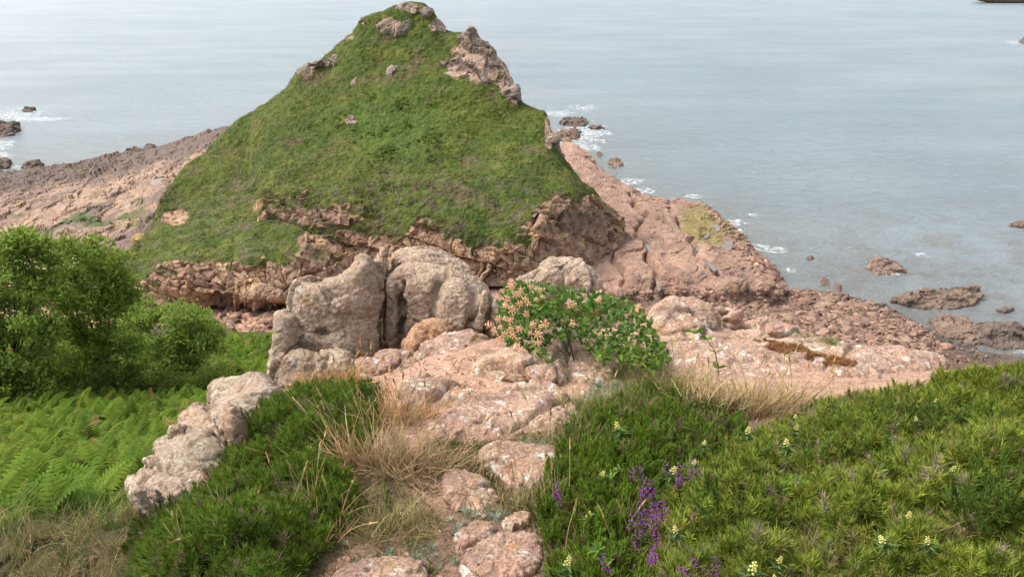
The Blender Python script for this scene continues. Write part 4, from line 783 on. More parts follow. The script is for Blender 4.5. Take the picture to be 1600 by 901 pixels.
def rosette(seed, n=8):
    r = np.random.default_rng(seed); V, Fc, sh = [], [], []
    for i in range(n):
        a = i * 2.4 + r.random() * .5; t = 1.0 - .5 * i / n; d = np.array([math.cos(a) * math.sin(t), math.sin(a) * math.sin(t), math.cos(t)]); s_ = np.array([-math.sin(a), math.cos(a), 0]) * .11; k = len(V); b = np.array([0, 0, .04 * i])
        V += [b, b + d * .5 + s_, b + d * .5 - s_, b + d]; sh += [.7, 1, 1, 1.1]; Fc += [[k, k + 1, k + 2], [k + 1, k + 3, k + 2]]
    return np.array(V), np.array(Fc), np.array(sh)
T_gorse = [spiny(k, 30, (.25, 1.3), .6, .062, top=.95) for k in range(6)]; T_heath = [spiny(20 + k, 26, (.3, .8), .3, .075) for k in range(5)]; T_tuft = [tuft(40 + k) for k in range(6)]; T_long = [tuft(60 + k, 7, .5, .018, 5, .7, .06) for k in range(6)]
T_frond = [frond(80 + k) for k in range(8)]; T_ros = [rosette(90 + k) for k in range(5)]; T_leaf = [leafcard()]; T_short = [tuft(120 + k, 6, .9, .09, 2, .6, .25) for k in range(6)]

# ---- turf of the headland
def turf_on(S, GR, GC, NR, n, name):
    fmask = GR[S.F].min(1) ** 2 * (np.abs(S.px[S.F[:, 0]] - 560) < 420); Pp, i = S.scatter(n, fmask + 1e-12); c = GC[S.F[i, 0]]; nn = NR[S.F[i, 0]] * [1, 1, 1] + [0, 0, 1.0]
    V, Fc, cc = scatter(T_short, Pp - [0, 0, .05], nn, .25, .14 + .3 * RNG.random(n) ** 3, vary(c * 1.15, n, .3, .12)); tag(obj(name, mesh(name, V, Fc, cc, M_leaf)), kind="stuff")
turf_on(S_hill, GR_hill, GC_hill, NR_hill, 30000, "headland_turf"); turf_on(S_spur, GR_spur, GC_spur, NR_spur, 1500, "spur_turf")
def hill_plants(name, n, fm, T, size, c0, c1, mat, tilt=.3):
    Pp, i = S_hill.scatter(n, fm[S_hill.F].min(1) + 1e-12); c = mixc(np.array(c0), np.array(c1), RNG.random(n)); tag(obj(name, mesh(name, *scatter(T, Pp - [0, 0, .06], NR_hill[S_hill.F[i, 0]] + [0, 0, 1.0], tilt, size * (.5 + .9 * RNG.random(n)), vary(c, n, .2, .08)), mat)), kind="stuff")
ph_ = Vh; hx, hy = S_hill.px, S_hill.py; hn = fbm(ph_ * .35, 4, 501); rowok = (GR_hill > .8) * (np.abs(hx - 560) < 400)
hill_plants("headland_bracken", 1500, rowok * sstep(-.1, .25, hn) * np.exp(-((hx - 610) / 70) ** 2 - ((hy - 200) / 45) ** 2), T_frond, .36, [.06, .10, .016], [.09, .13, .02], M_leaf)
hill_plants("headland_heather", 5200, rowok * sstep(.02, .3, fbm(ph_ * np.array([.5, .5, .25]), 4, 502)) * (.12 + np.exp(-((hx - 620) / 260) ** 2 - ((hy - 318) / 45) ** 2)), T_heath, .2, [.075, .065, .03], [.11, .085, .04], M_leaf)
hill_plants("headland_dry_grass", 1800, rowok * sstep(.1, .35, fbm(ph_ * .25 + 3, 4, 504)), T_tuft, .24, [.13, .125, .045], [.19, .17, .07], M_leaf)
# ---- bracken and dry grass on the slope below
fc_ = S_slope.V[S_slope.F].mean(1); ax, ay = proj(fc_); dist = fc_[:, 1]; vis = (ax > -380) & (ax < 470) & (dist > 2.4) & (dist < 54) & (ay > 526)
dens = vis * (dist > 6.5) * np.where(dist < 13, 3.2, np.where(dist < 25, 1.6, .8)) * (1 - .85 * sstep(775, 830, ay + 10 * noise(fc_ * .6, 2)))
Pp, i = S_slope.scatter(17000, dens + 1e-12); n = len(Pp); pt_ = .5 + .5 * fbm(Pp * .35, 3, 8); c = mixc(np.array([.075, .135, .012]), np.array([.145, .20, .018]), np.clip(pt_ + .25 * RNG.normal(size=n), 0, 1))
c = np.where(RNG.random((n, 1)) < .03, np.array([[.26, .18, .07]]), c)
tag(obj("bracken", mesh("bracken", *scatter(T_frond, Pp, (0, -.25, 1), .22, (.26 + .42 * RNG.random(n) ** 1.3) * (1 + .6 * fbm(Pp * .5, 2, 4)), vary(c, n, .16, .08)), M_leaf)), kind="stuff")
dens = .25 * ((ax > 1500) & (dist < 50) & (dist > 3)) * np.clip(dist / 9, .4, 1.2) + (vis | ((ax < 300) & (ax > -400) & (ay < 1100) & (dist < 8))) * sstep(765, 830, ay + 14 * noise(fc_ * .7, 2)) + 1e-12; Pp, i = S_slope.scatter(3800, dens * np.clip(9 / dist, .5, 4)); n = len(Pp); c = mixc(np.array([.30, .22, .10]), np.array([.10, .13, .035]), (RNG.random(n) < .35 + .4 * (fbm(Pp, 2, 3) > 0)) * 1.0)
tag(obj("slope_grass", mesh("slope_grass", *scatter(T_long, Pp, (0, -.1, 1), .25, .15 + .22 * RNG.random(n), vary(c, n, .2, .08)), M_straw)), kind="stuff")

# ---- trees at the left
def tube(pts, r0, r1, n=7):
    pts = np.asarray(pts, float); V, Fc = [], []
    for i, p in enumerate(pts):
        d = pts[min(i + 1, len(pts) - 1)] - pts[max(i - 1, 0)]; d /= np.linalg.norm(d) + 1e-9; x = np.cross(d, [.3, .9, .2]); x /= np.linalg.norm(x); y = np.cross(d, x); r = lerp(r0, r1, i / (len(pts) - 1))
        V += [p + r * (math.cos(a) * x + math.sin(a) * y) for a in np.linspace(0, 2 * math.pi, n, endpoint=False)]
    for i in range(len(pts) - 1):
        for k in range(n): Fc.append([i * n + k, i * n + (k + 1) % n, (i + 1) * n + (k + 1) % n, (i + 1) * n + k])
    return np.array(V), np.array(Fc)
def tree(name, label, basepx, lobes, D, col, r0=.13, group=None, trunk=True, lf=.15, cat="tree"):
    b = S_slope.hit(*basepx); b = at_bear(basepx[0], b[1], b[2]); e = empty(name, b, label, cat, group); cen = []
    D = b[1] + .2
    for (x, y, r) in lobes: c = at(x, y, D + RNG.normal() * .6 - .7 * (y > 500)); cen.append((c, r * D / F * 1.08))
    if trunk:
        mid = np.mean([c for c, _ in cen], 0); fork = b + (mid - b) * .42 + [0.1, 0, 0]; V, Fc = tube([b - [0, 0, .3], b + (fork - b) * .5 + [.08, 0, 0], fork], r0 * .75, r0 * .5); obj("trunk", mesh("trunk", V - b, Fc, None, M_bark, True), e)
        for c, r in cen:
            m_ = (fork + c) / 2 + RNG.normal(size=3) * .25 - [0, 0, .2]; t = np.linspace(0, 1, 7)[:, None]; V, Fc = tube((1 - t) ** 2 * fork + 2 * t * (1 - t) * m_ + t * t * c, r0 * .3, r0 * .06, 5); obj("branch", mesh("branch", V - b, Fc, None, M_bark, True), e)
    Ps, cc, up = [], [], []; sub = []
    for c, r in cen:
        for k in range(5): d = RNG.normal(size=3); d /= np.linalg.norm(d); d[2] = d[2] * .8 + .15; sub.append((c + d * r * (.6 + .6 * RNG.random()), r * (.26 + .26 * RNG.random())))
    for c, r in sub:
        m_ = int(66 * r * r) + 8; d = RNG.normal(size=(m_, 3)); d /= np.linalg.norm(d, axis=1, keepdims=True); d[:, 2] = np.where((d[:, 2] < -.3) & (RNG.random(m_) < .6), -d[:, 2], d[:, 2]); q = c + d * r * (.55 + .5 * RNG.random((m_, 1))) * [1.1, 1, .85]
        tone = RNG.random(m_)[:, None]
        for k in range(22): Ps.append(q + RNG.normal(size=(m_, 3)) * [.15, .15, .11]); cc.append(np.asarray(col) * (.8 + .55 * tone)); up.append(d * .6 + [0, 0, .35])
    Ps = np.vstack(Ps); n = len(Ps); V, Fc, c2 = scatter(T_leaf, Ps, np.vstack(up), .75, lf * (.7 + .6 * RNG.random(n)), vary(np.vstack(cc), n, .15, .08)); obj("crown", mesh("crown", V - b, Fc, c2, M_leaf), e)
GREEN = np.array([.20, .275, .05])
tree("broadleaf_tree", "tall broadleaf tree cut by the left edge of the photo", (20, 622), [(15, 398, 40), (52, 385, 30), (-35, 410, 50), (22, 450, 44), (62, 430, 26), (-50, 470, 55), (5, 515, 46), (46, 540, 32), (-40, 560, 50), (12, 585, 34), (-90, 440, 55), (-100, 520, 55), (30, 606, 26), (-10, 600, 30), (62, 510, 26), (28, 490, 26), (70, 590, 20)], 30.5, GREEN)
tree("broadleaf_tree", "bright green round topped tree right of the tall left edge tree", (180, 614), [(108, 405, 30), (150, 404, 34), (188, 424, 28), (92, 440, 30), (140, 446, 36), (195, 462, 24), (108, 490, 26), (85, 475, 26), (150, 492, 26), (152, 540, 20), (105, 598, 24), (78, 565, 26), (128, 560, 24), (160, 575, 18), (172, 505, 24), (120, 530, 24), (200, 545, 20)], 31, GREEN * [1.1, 1.1, 1.05], .10)
tree("broadleaf_tree", "lower spreading tree at the right end of the tree group", (272, 592), [(215, 488, 26), (250, 488, 30), (285, 505, 28), (312, 516, 22), (228, 520, 28), (265, 540, 32), (302, 548, 24), (196, 535, 24), (240, 565, 26), (270, 575, 22), (215, 560, 20), (300, 575, 18), (326, 520, 16), (322, 545, 16)], 32, GREEN * [1.05, 1.05, 1.1], .09)
for lab, bp, lo, cl in [("dark green shrub under the right end of the tree group", (330, 605), [(318, 600, 20), (345, 600, 18), (300, 604, 18), (368, 603, 12)], .65), ("dark shrub in shade between the two tall trees", (130, 615), [(110, 575, 28), (70, 590, 26), (140, 590, 22), (40, 600, 22), (165, 595, 18)], .5), ("dark green shrub at the foot of the pale trunk", (215, 612), [(205, 590, 20), (235, 600, 20), (262, 604, 16)], .6)]:
    tree("shrub", lab, bp, lo, 30.2, GREEN * cl, .05, None, True, .11, "shrub")

# ---- gorse and heather on the knoll
kf = S_k.V[S_k.F].mean(1); kx, ky = proj(kf)
def edge_px(x, y, poly):
    p = np.asarray(poly, float); q = np.roll(p, -1, 0); d = np.full(len(x), 1e9)
    for a, b in zip(p, q):
        t = np.clip(((x - a[0]) * (b[0] - a[0]) + (y - a[1]) * (b[1] - a[1])) / (((b - a) ** 2).sum()), 0, 1); d = np.minimum(d, np.hypot(x - a[0] - t * (b[0] - a[0]), y - a[1] - t * (b[1] - a[1])))
    return d
def cushion(poly, n, hmax, lump=3.0, seed=0, lo=.5):
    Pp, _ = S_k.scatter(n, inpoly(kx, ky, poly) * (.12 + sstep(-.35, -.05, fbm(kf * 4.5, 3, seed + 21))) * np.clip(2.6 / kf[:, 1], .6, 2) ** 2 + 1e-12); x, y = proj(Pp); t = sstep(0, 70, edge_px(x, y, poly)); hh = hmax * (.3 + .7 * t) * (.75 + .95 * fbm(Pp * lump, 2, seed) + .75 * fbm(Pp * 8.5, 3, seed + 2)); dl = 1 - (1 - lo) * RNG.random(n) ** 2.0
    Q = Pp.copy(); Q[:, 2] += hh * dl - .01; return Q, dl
def bush(name, label, poly, n, hmax, col, T, size, mat=M_gorse, cat="bush", seed=0, dead=0, up=(0, -.12, 1)):
    Q, dl = cushion(poly, n, hmax, 3.0, seed); b = Q.mean(0); b[2] = Q[:, 2].min(); e = empty(name, b, label, cat)
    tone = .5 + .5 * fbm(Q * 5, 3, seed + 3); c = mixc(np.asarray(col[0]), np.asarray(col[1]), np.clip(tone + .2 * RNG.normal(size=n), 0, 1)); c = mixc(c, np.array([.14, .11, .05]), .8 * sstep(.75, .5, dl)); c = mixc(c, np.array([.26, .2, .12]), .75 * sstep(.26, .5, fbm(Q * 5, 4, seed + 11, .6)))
    c = np.where((RNG.random((n, 1)) < .045), np.array([[.27, .2, .12]]), c)
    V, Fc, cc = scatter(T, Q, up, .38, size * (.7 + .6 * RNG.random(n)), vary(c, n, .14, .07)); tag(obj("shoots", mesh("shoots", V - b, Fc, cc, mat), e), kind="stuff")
    return e, b, Q, dl
GL = POLY['gorse_left']; GRr = POLY['gorse_right']
bush("gorse_bush", "dark green gorse bush spreading over the left side of the path", GL, 9500, .12, ([.08, .14, .016], [.155, .225, .028]), T_gorse, .052, seed=1)
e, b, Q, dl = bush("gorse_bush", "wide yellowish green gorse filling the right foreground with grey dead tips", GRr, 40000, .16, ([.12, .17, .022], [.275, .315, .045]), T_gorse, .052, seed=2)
T_dead = mesh("dead_tip", *[a if i < 2 else np.tile(np.array([.34, .27, .2]), (len(a), 1)) * a[:, None] for i, a in enumerate(spiny(300, 34, (.4, 1.6), .75, .05))], M_straw)
qx, qy = proj(Q); top = np.where(dl > .93)[0]; vis_ = top[(qx[top] > 1040) & (qx[top] < 1590) & (qy[top] > 590) & (qy[top] < 900)]; RNG.shuffle(vis_)
for i in vis_[:120]:
    o = obj("dead_tip", T_dead, e, Q[i] - b + [0, 0, .025]); s_ = .034 + .024 * RNG.random(); o.scale = (s_, s_, s_); o.rotation_euler = (RNG.normal() * .4, RNG.normal() * .4, RNG.random() * 6)
bush("gorse_bush", "raised gorse bush at the right edge standing up against the beach", [(1440, 640), (1455, 612), (1490, 606), (1560, 602), (1700, 610), (1800, 650), (1700, 690), (1520, 680)], 4500, .30, ([.13, .18, .02], [.22, .26, .032]), T_gorse, .06, seed=5)
bush("gorse_bush", "small dark gorse sprig below the lowest ridge rock at the left", [(195, 880), (205, 830), (240, 815), (300, 795), (345, 770), (380, 765), (330, 810), (270, 850), (240, 900)], 900, .09, ([.05, .08, .016], [.09, .12, .022]), T_gorse, .055, seed=6)
bush("gorse_bush", "dark green gorse clump beside the orange grass at the top of the path", [(548, 640), (555, 612), (580, 606), (602, 622), (596, 645), (570, 650)], 420, .09, ([.05, .10, .016], [.08, .14, .02]), T_gorse, .055, seed=7)
bush("heather_bush", "bright green heather between the path and the right hand gorse", POLY['heather'], 9000, .08, ([.105, .185, .018], [.17, .25, .03]), T_heath, .075, M_leaf, "heather", 8)
bush("heather_bush", "brown withered heather patch at the foot of the photo right of the path", [(868, 850), (880, 815), (930, 800), (985, 830), (990, 870), (940, 890), (880, 885)], 700, .075, ([.11, .05, .03], [.16, .085, .045]), T_heath, .07, M_straw, "heather", 9)
bush("heather_bush", "dry brown heather patch below the tall straw grass at the right", [(1050, 650), (1090, 632), (1160, 635), (1150, 660), (1090, 668)], 350, .07, ([.13, .07, .045], [.18, .11, .06]), T_heath, .07, M_straw, "heather", 10)
bush("dead_gorse", "brown dead gorse twigs above the left gorse bush", [(455, 640), (480, 610), (540, 605), (570, 625), (550, 670), (500, 665)], 420, .10, ([.16, .12, .085], [.24, .18, .12]), T_gorse, .05, M_straw, "dead bush", 11)
bush("dead_gorse", "brown dried plant at the foot of the photo left of the gorse", [(185, 905), (195, 880), (225, 868), (255, 880), (250, 905), (220, 920)], 260, .08, ([.19, .13, .09], [.27, .19, .13]), T_gorse, .045, M_straw, "dead bush", 12)

def weeds(name, n, polys, T, size, c0, c1, thr, dz, seed):
    m_ = sum(inpoly(kx, ky, p) * 1.0 for p in polys) * sstep(thr, thr + .1, fbm(kf * 3.2, 3, seed)); Pp, _ = S_k.scatter(n, m_ * np.clip(2.6 / kf[:, 1], .6, 2) ** 2 + 1e-12); x_, y_ = proj(Pp); ed = np.max([edge_px(x_, y_, p) * inpoly(x_, y_, p) for p in polys], 0); ok_ = ed > 22; Pp, ed = Pp[ok_], ed[ok_]; n = len(Pp); Pp[:, 2] += dz * sstep(0, 80, ed) * (.8 + .4 * RNG.random(n)); c = mixc(np.array(c0), np.array(c1), RNG.random(n)); tag(obj(name, mesh(name, *scatter(T, Pp, (0, -.2, 1), .5, size * (.5 + .9 * RNG.random(n)), vary(c, n, .18, .07)), M_leaf)), kind="stuff")
weeds("leafy_weeds", 700, [GRr, POLY['heather']], T_ros, .026, [.12, .21, .04], [.20, .29, .06], .16, .13, 801)
weeds("dry_stems", 1500, [GRr, POLY['heather'], GL], T_long, .10, [.30, .23, .13], [.22, .15, .09], .14, .07, 802)
weeds("fine_heather", 2600, [GRr], T_heath, .07, [.10, .17, .03], [.15, .22, .04], .1, .13, 803)

# ---- low plants of the path
def mat_on(name, poly, n, T, size, c0, c1, mat, tilt=.35, dz=0.0):
    Pp, _ = S_k.scatter(n, inpoly(kx, ky, poly) + 1e-12); Pp[:, 2] += dz; c = mixc(np.asarray(c0), np.asarray(c1), RNG.random(n)); tag(obj(name, mesh(name, *scatter(T, Pp, (0, 0, 1), tilt, size * (.6 + .8 * RNG.random(n)), vary(c, n, .15, .06)), mat)), kind="stuff")
for poly, n in [([(690, 830), (715, 800), (770, 790), (795, 800), (770, 825), (720, 840)], 420), ([(570, 900), (590, 870), (640, 850), (700, 860), (710, 885), (660, 895)], 520), ([(505, 880), (530, 830), (590, 830), (600, 860), (560, 890)], 350), ([(800, 690), (830, 676), (870, 678), (876, 696), (840, 702)], 330), ([(900, 640), (920, 605), (975, 596), (1000, 610), (960, 625)], 420)]:
    mat_on("silver_ground_cover", poly, n, T_ros, .022, [.20, .26, .17], [.30, .36, .26], M_leaf)
for poly, n in [([(640, 720), (680, 690), (780, 690), (760, 720), (740, 745), (700, 735)], 1700), ([(740, 745), (760, 730), (800, 770), (850, 760), (830, 800), (790, 800)], 1200), ([(540, 790), (600, 760), (690, 790), (700, 830), (640, 850), (540, 840)], 2200), ([(480, 905), (530, 870), (850, 900), (700, 925)], 1000), ([(830, 830), (850, 760), (870, 700), (890, 700), (870, 800), (860, 900)], 1100)]:
    mat_on("short_turf", poly, n, T_short, .035, [.13, .10, .045], [.09, .13, .03], M_leaf)
mat_on("short_turf", [(560, 800), (640, 740), (720, 800), (700, 870), (560, 900)], 900, T_tuft, .05, [.11, .15, .03], [.2, .18, .07], M_leaf)
mat_on("short_turf", [(870, 700), (885, 650), (940, 620), (1010, 600), (1080, 590), (1060, 615), (950, 650), (900, 690)], 900, T_tuft, .07, [.12, .17, .03], [.22, .2, .07], M_leaf)
of = S_out.V[S_out.F].mean(1); ox, oy = proj(of); a_, b_, c_ = (S_out.V[S_out.F[:, k]] for k in (0, 1, 2)); on = np.cross(b_ - a_, c_ - a_); on /= np.linalg.norm(on, axis=1, keepdims=True) + 1e-9
Pp, _ = S_out.scatter(1400, inpoly(ox + 9 * noise(of * 9, 4), oy + 5 * noise(of * 9, 5), [(1178, 530), (1215, 536), (1262, 548), (1300, 558), (1338, 568), (1325, 574), (1285, 568), (1230, 552), (1195, 543)]) * (on[:, 2] > .2) * (fbm(of * 7, 3, 6) > -.12) + 1e-12); n = len(Pp)
tag(obj("red_stonecrop", mesh("red_stonecrop", *scatter(T_ros, Pp - [0, 0, .003], (0, 0, 1), .4, .012 + .01 * RNG.random(n), vary(mixc(np.array([.34, .11, .06]), np.array([.24, .2, .07]), RNG.random(n)), n, .2, .08)), M_leaf)), kind="stuff")
Pp, _ = S_k.scatter(4200, inpoly(kx, ky, POLY['path']) + .2 * inpoly(kx, ky, [(580, 600), (900, 520), (1100, 560), (900, 640), (640, 680)]) + 1e-12); n = len(Pp)
tag(obj("path_grit", mesh("path_grit", *scatter(small, Pp, (0, 0, 1), .5, .003 + .011 * RNG.random(n) ** 4, vary(np.array([.45, .29, .21]), n, .25, .08)), M_cliff)), kind="stuff")
Pp, _ = S_k.scatter(1800, inpoly(kx, ky, POLY['path']) + .4 * inpoly(kx, ky, [(560, 620), (700, 600), (720, 760), (560, 780)]) + 1e-12); n = len(Pp)
tag(obj("dry_litter", mesh("dry_litter", *scatter(T_short, Pp, (0, 0, .25), .8, .03 + .04 * RNG.random(n), vary(mixc(np.array([.34, .24, .14]), np.array([.17, .11, .07]), RNG.random(n)), n, .2, .06)), M_straw)), kind="stuff")
STRAW, ORNG, GRN = [.42, .30, .15], [.50, .29, .13], [.14, .19, .045]
def head_grass(seed):
    V, Fc, sh = tuft(seed, 5, .45, .012, 5, .45, .05); return V, Fc, sh
def grass_clump(label, px, py, n, rad, ht, c0, c1, tilt=.3, heads=0, dz=.0, up=(0, 0, 1), T=None):
    c = hitK(px, py)[0]; b = c.copy(); e = empty("grass_tuft", b, label, "grass tuft"); Pp = c + np.stack([RNG.normal(size=n) * rad, RNG.normal(size=n) * rad * .6, np.zeros(n)], 1); Pp[:, 2] = np.maximum(zK(Pp[:, 0], Pp[:, 1]), c[2] - .12) + dz - .01
    r = (Pp - c) / max(rad, .01); upv = np.asarray(up, float) + r * [.35, .35, 0]; cc = mixc(np.asarray(c0, float), np.asarray(c1, float), RNG.random(n)); V, Fc, c2 = scatter(T or T_long, Pp, upv, tilt, ht * (.6 + .6 * RNG.random(n)), vary(cc, n, .18, .06)); tag(obj("blades", mesh("blades", V - b, Fc, c2, M_straw), e), kind="stuff")
    for k in range(heads):
        i = RNG.integers(n); d = upv[i] + RNG.normal(size=3) * .3; d /= np.linalg.norm(d); l = ht * (1.1 + .5 * RNG.random()); p0 = Pp[i] - b; side = np.cross(d, RNG.normal(size=3)) * .18; t = np.linspace(0, 1, 6)[:, None]; line = p0 + d * l * t + side * l * t * t
        V, Fc = tube(line, .0016, .001, 4); s_ = obj("stalk", mesh("stalk", V, Fc, np.tile(np.asarray(c0, float) * 1.05, (len(V), 1)), M_straw), e); dd = line[-1] - line[-2]; dd /= np.linalg.norm(dd); V, Fc = tube([line[-1], line[-1] + dd * .012, line[-1] + dd * .028, line[-1] + dd * .036], .0036, .0008, 5); V += RNG.normal(size=V.shape) * .0012; obj("seed_head", mesh("seed_head", V, Fc, np.tile(np.asarray(c0, float) * [1.1, 1.05, .95], (len(V), 1)), M_straw), s_)
grass_clump("big pale straw tuft with arching blades in the middle of the left path edge", 632, 735, 140, .095, .17, STRAW, [.33, .24, .14], .45, 14)
grass_clump("tall reddish straw stalks above the big straw tuft", 620, 660, 60, .10, .17, ORNG, STRAW, .25, 14)
grass_clump("long straw stalks leaning left over the green gorse", 560, 730, 26, .05, .24, STRAW, ORNG, .25, 10, 0, (-.7, .1, .8))
grass_clump("orange dry grass in front of the horned boulder", 520, 602, 130, .09, .13, ORNG, [.50, .33, .16], .25, 16)
grass_clump("sparse dry grass on the gravel below the rock ridge", 690, 640, 40, .2, .09, STRAW, ORNG, .4, 3)
grass_clump("tall straw grass standing before the pale outcrop", 1165, 645, 170, .13, .19, STRAW, [.36, .27, .13], .25, 24)
grass_clump("greenish straw grass right of the honeysuckle", 1050, 608, 120, .12, .13, [.25, .24, .08], STRAW, .35, 6)
grass_clump("green grass at the lower right edge of the honeysuckle", 975, 590, 130, .13, .11, GRN, [.2, .22, .06], .35, 0)
grass_clump("dry grass fringe along the right end of the pale outcrop", 1330, 625, 90, .22, .10, STRAW, ORNG, .35, 6)
grass_clump("green grass tuft on the red stonecrop of the pale outcrop", 1290, 560, 60, .035, .055, GRN, [.22, .24, .07], .4, 0, .1)
grass_clump("yellowish grass tuft left of the green one on the pale outcrop", 1240, 548, 50, .05, .04, [.26, .26, .09], GRN, .4, 0, .1)
grass_clump("pale grass beside the lichened slab at the path edge", 905, 640, 70, .07, .11, STRAW, GRN, .45, 3)
grass_clump("yellow green grass at the path edge above the heather", 880, 700, 90, .09, .12, [.24, .26, .07], STRAW, .4, 6)
grass_clump("straw grass leaning over the path beside the lowest slab", 850, 800, 70, .07, .13, STRAW, [.3, .28, .1], .4, 8)
grass_clump("green and straw tuft near the foot of the photo left of the path", 620, 840, 110, .08, .12, [.17, .2, .05], STRAW, .45, 4)
grass_clump("dry grass with nodding heads low in the left gorse", 440, 830, 30, .16, .12, STRAW, ORNG, .4, 10, .05)
grass_clump("straw blades at the bottom edge right of the path", 990, 890, 30, .08, .12, STRAW, ORNG, .4, 5)

# ---- pale yellow flower spikes, purple heather sprigs
bell = boulder_arrays(900, 1)
def spike_template(seed):
    r = np.random.default_rng(seed); V, Fc = tube([[0, 0, 0], [.004, 0, .05], [.006, .002, .1]], .0016, .0008, 4); lv = leafcard(.017, .008); LV = []; LF = []; o = 0
    for i in range(10):
        a = i * 2.4; R3 = rot(0, .95, a); LV.append(lv[0] @ R3.T + [0, 0, .022 + i * .005]); LF.append(lv[1] + o); o += 5
    BV, BF, o = [], [], 0
    for i in range(16):
        a = i * 2.4; h = .072 + .034 * i / 16; q = bell[0] * [.0055, .0055, .0075] * (1.1 - .4 * i / 16) + np.array([math.cos(a) * .0105 * (1.05 - .6 * i / 16), math.sin(a) * .0105 * (1.05 - .6 * i / 16), h]); BV.append(q); BF.append(bell[1] + o); o += len(q)
    BV = np.vstack(BV); st = lambda V, c: np.tile(np.array(c), (len(V), 1)); bc = st(BV, [.74, .66, .24]) * (.8 + .4 * r.random((len(BV), 1)))
    return mesh("stem", V, Fc, st(V, [.12, .18, .05]), M_leaf), mesh("leaves", np.vstack(LV), np.vstack(LF), st(np.vstack(LV), [.13, .21, .06]), M_leaf), mesh("blossoms", BV, np.vstack(BF), bc, M_petal)
SPK = [spike_template(k) for k in range(3)]
SPIKES = [(972, 662, "above the heather beside the path"), (935, 728, "low over the heather left of the purple blooms"), (1040, 726, "just above the purple heather, broadest"), (1098, 676, "halfway between heather and dry brown patch"), (1083, 702, "small and pale left below the one by the dry brown patch"), (1166, 664, "left of the trio in the right hand gorse"), (1243, 636, "topmost of a trio in the gorse below the pale outcrop"), (1240, 656, "middle of a trio in the gorse below the pale outcrop"), (1232, 682, "lowest of a trio in the gorse below the pale outcrop"), (1464, 610, "nearest the raised gorse bush at the right"), (1440, 640, "left below the one nearest the raised gorse bush"), (1486, 714, "alone in the middle of the right gorse"), (1420, 793, "alone right of centre in the lower gorse"), (1398, 822, "left of the pair low in the right gorse"), (1460, 828, "right of the pair low in the right gorse"), (1212, 856, "uppermost of three at the bottom of the gorse"), (1216, 886, "lowest of three at the bottom of the gorse"), (1165, 878, "leftmost of three at the bottom of the gorse"), (918, 786, "beside the purple sprig near the path"), (875, 872, "in the bottom leaves beside the path"), (1060, 812, "small in the gorse edge beside the purple blooms")]
def canopy(px, py, h): q = hitK(px, py + 18)[0]; return np.array([q[0], q[1], q[2] + h])
for i, (x, y, lab) in enumerate(SPIKES):
    b = hitK(x, y, .22 if x > 1050 else .15)[0] - [0, 0, .075]; e = empty("flower_spike", b, "pale yellow flower spike " + lab, "wildflower"); e.rotation_euler = (RNG.normal() * .2, RNG.normal() * .2, RNG.random() * 6)
    for nm, me in zip(("stem", "leaves", "blossoms"), SPK[i % 3]): o = obj(nm, me, e)
    s_ = .42 + .4 * RNG.random(); e.scale = (s_, s_, s_)
def sprig_template(seed):
    r = np.random.default_rng(seed); V, Fc = tube([[0, 0, 0], [.003, 0, .05], [0, .004, .1]], .0014, .0008, 4); BV, BF, o = [], [], 0
    for i in range(18):
        a = r.random() * 6.28; h = .055 + .05 * r.random(); q = bell[0] * [.0032, .0032, .0045] + np.array([math.cos(a) * .009, math.sin(a) * .009, h]); BV.append(q); BF.append(bell[1] + o); o += len(q)
    BV = np.vstack(BV); return mesh("stem", V, Fc, np.tile([.1, .08, .05], (len(V), 1)), M_leaf), mesh("bells", BV, np.vstack(BF), np.tile([.30, .06, .34], (len(BV), 1)) * (.6 + .7 * r.random((len(BV), 1))), M_petal)
SPR = [sprig_template(k) for k in range(4)]
HP = [(1065, 735), (1080, 728), (1100, 735), (1050, 745), (1030, 770), (1035, 762), (1020, 800), (1035, 805), (1015, 812), (990, 812), (1000, 835), (1040, 825), (980, 850), (1015, 830), (1030, 840), (995, 772), (1010, 745), (985, 742), (880, 770), (892, 785), (960, 880), (1015, 868), (1080, 893), (1105, 897), (1055, 742), (1075, 742), (1045, 800), (1100, 745), (985, 815), (1052, 735), (1090, 742), (1028, 808), (1012, 770), (1005, 800), (1060, 890), (1030, 868)]
for i, (x, y) in enumerate(HP):
    P_ = hitK(x + RNG.normal() * 6, y, .15)[0]; e = empty("heather_sprig", P_ - [0, 0, .075], "purple flowering heather sprig among the green heather" if x > 900 else "purple heather sprig near the path edge", "heather sprig", "purple heather sprigs" if x > 900 else "purple heather by the path"); e.rotation_euler = (RNG.normal() * .25, RNG.normal() * .25, RNG.random() * 6)
    for nm, me in zip(("stem", "bells"), SPR[i % 4]): obj(nm, me, e)
P_ = hitK(612, 585)[0]; e = empty("heather_sprig", P_, "single purple heather sprig on the rock ridge before the boulders", "heather sprig")
for nm, me in zip(("stem", "bells"), SPR[0]): obj(nm, me, e)

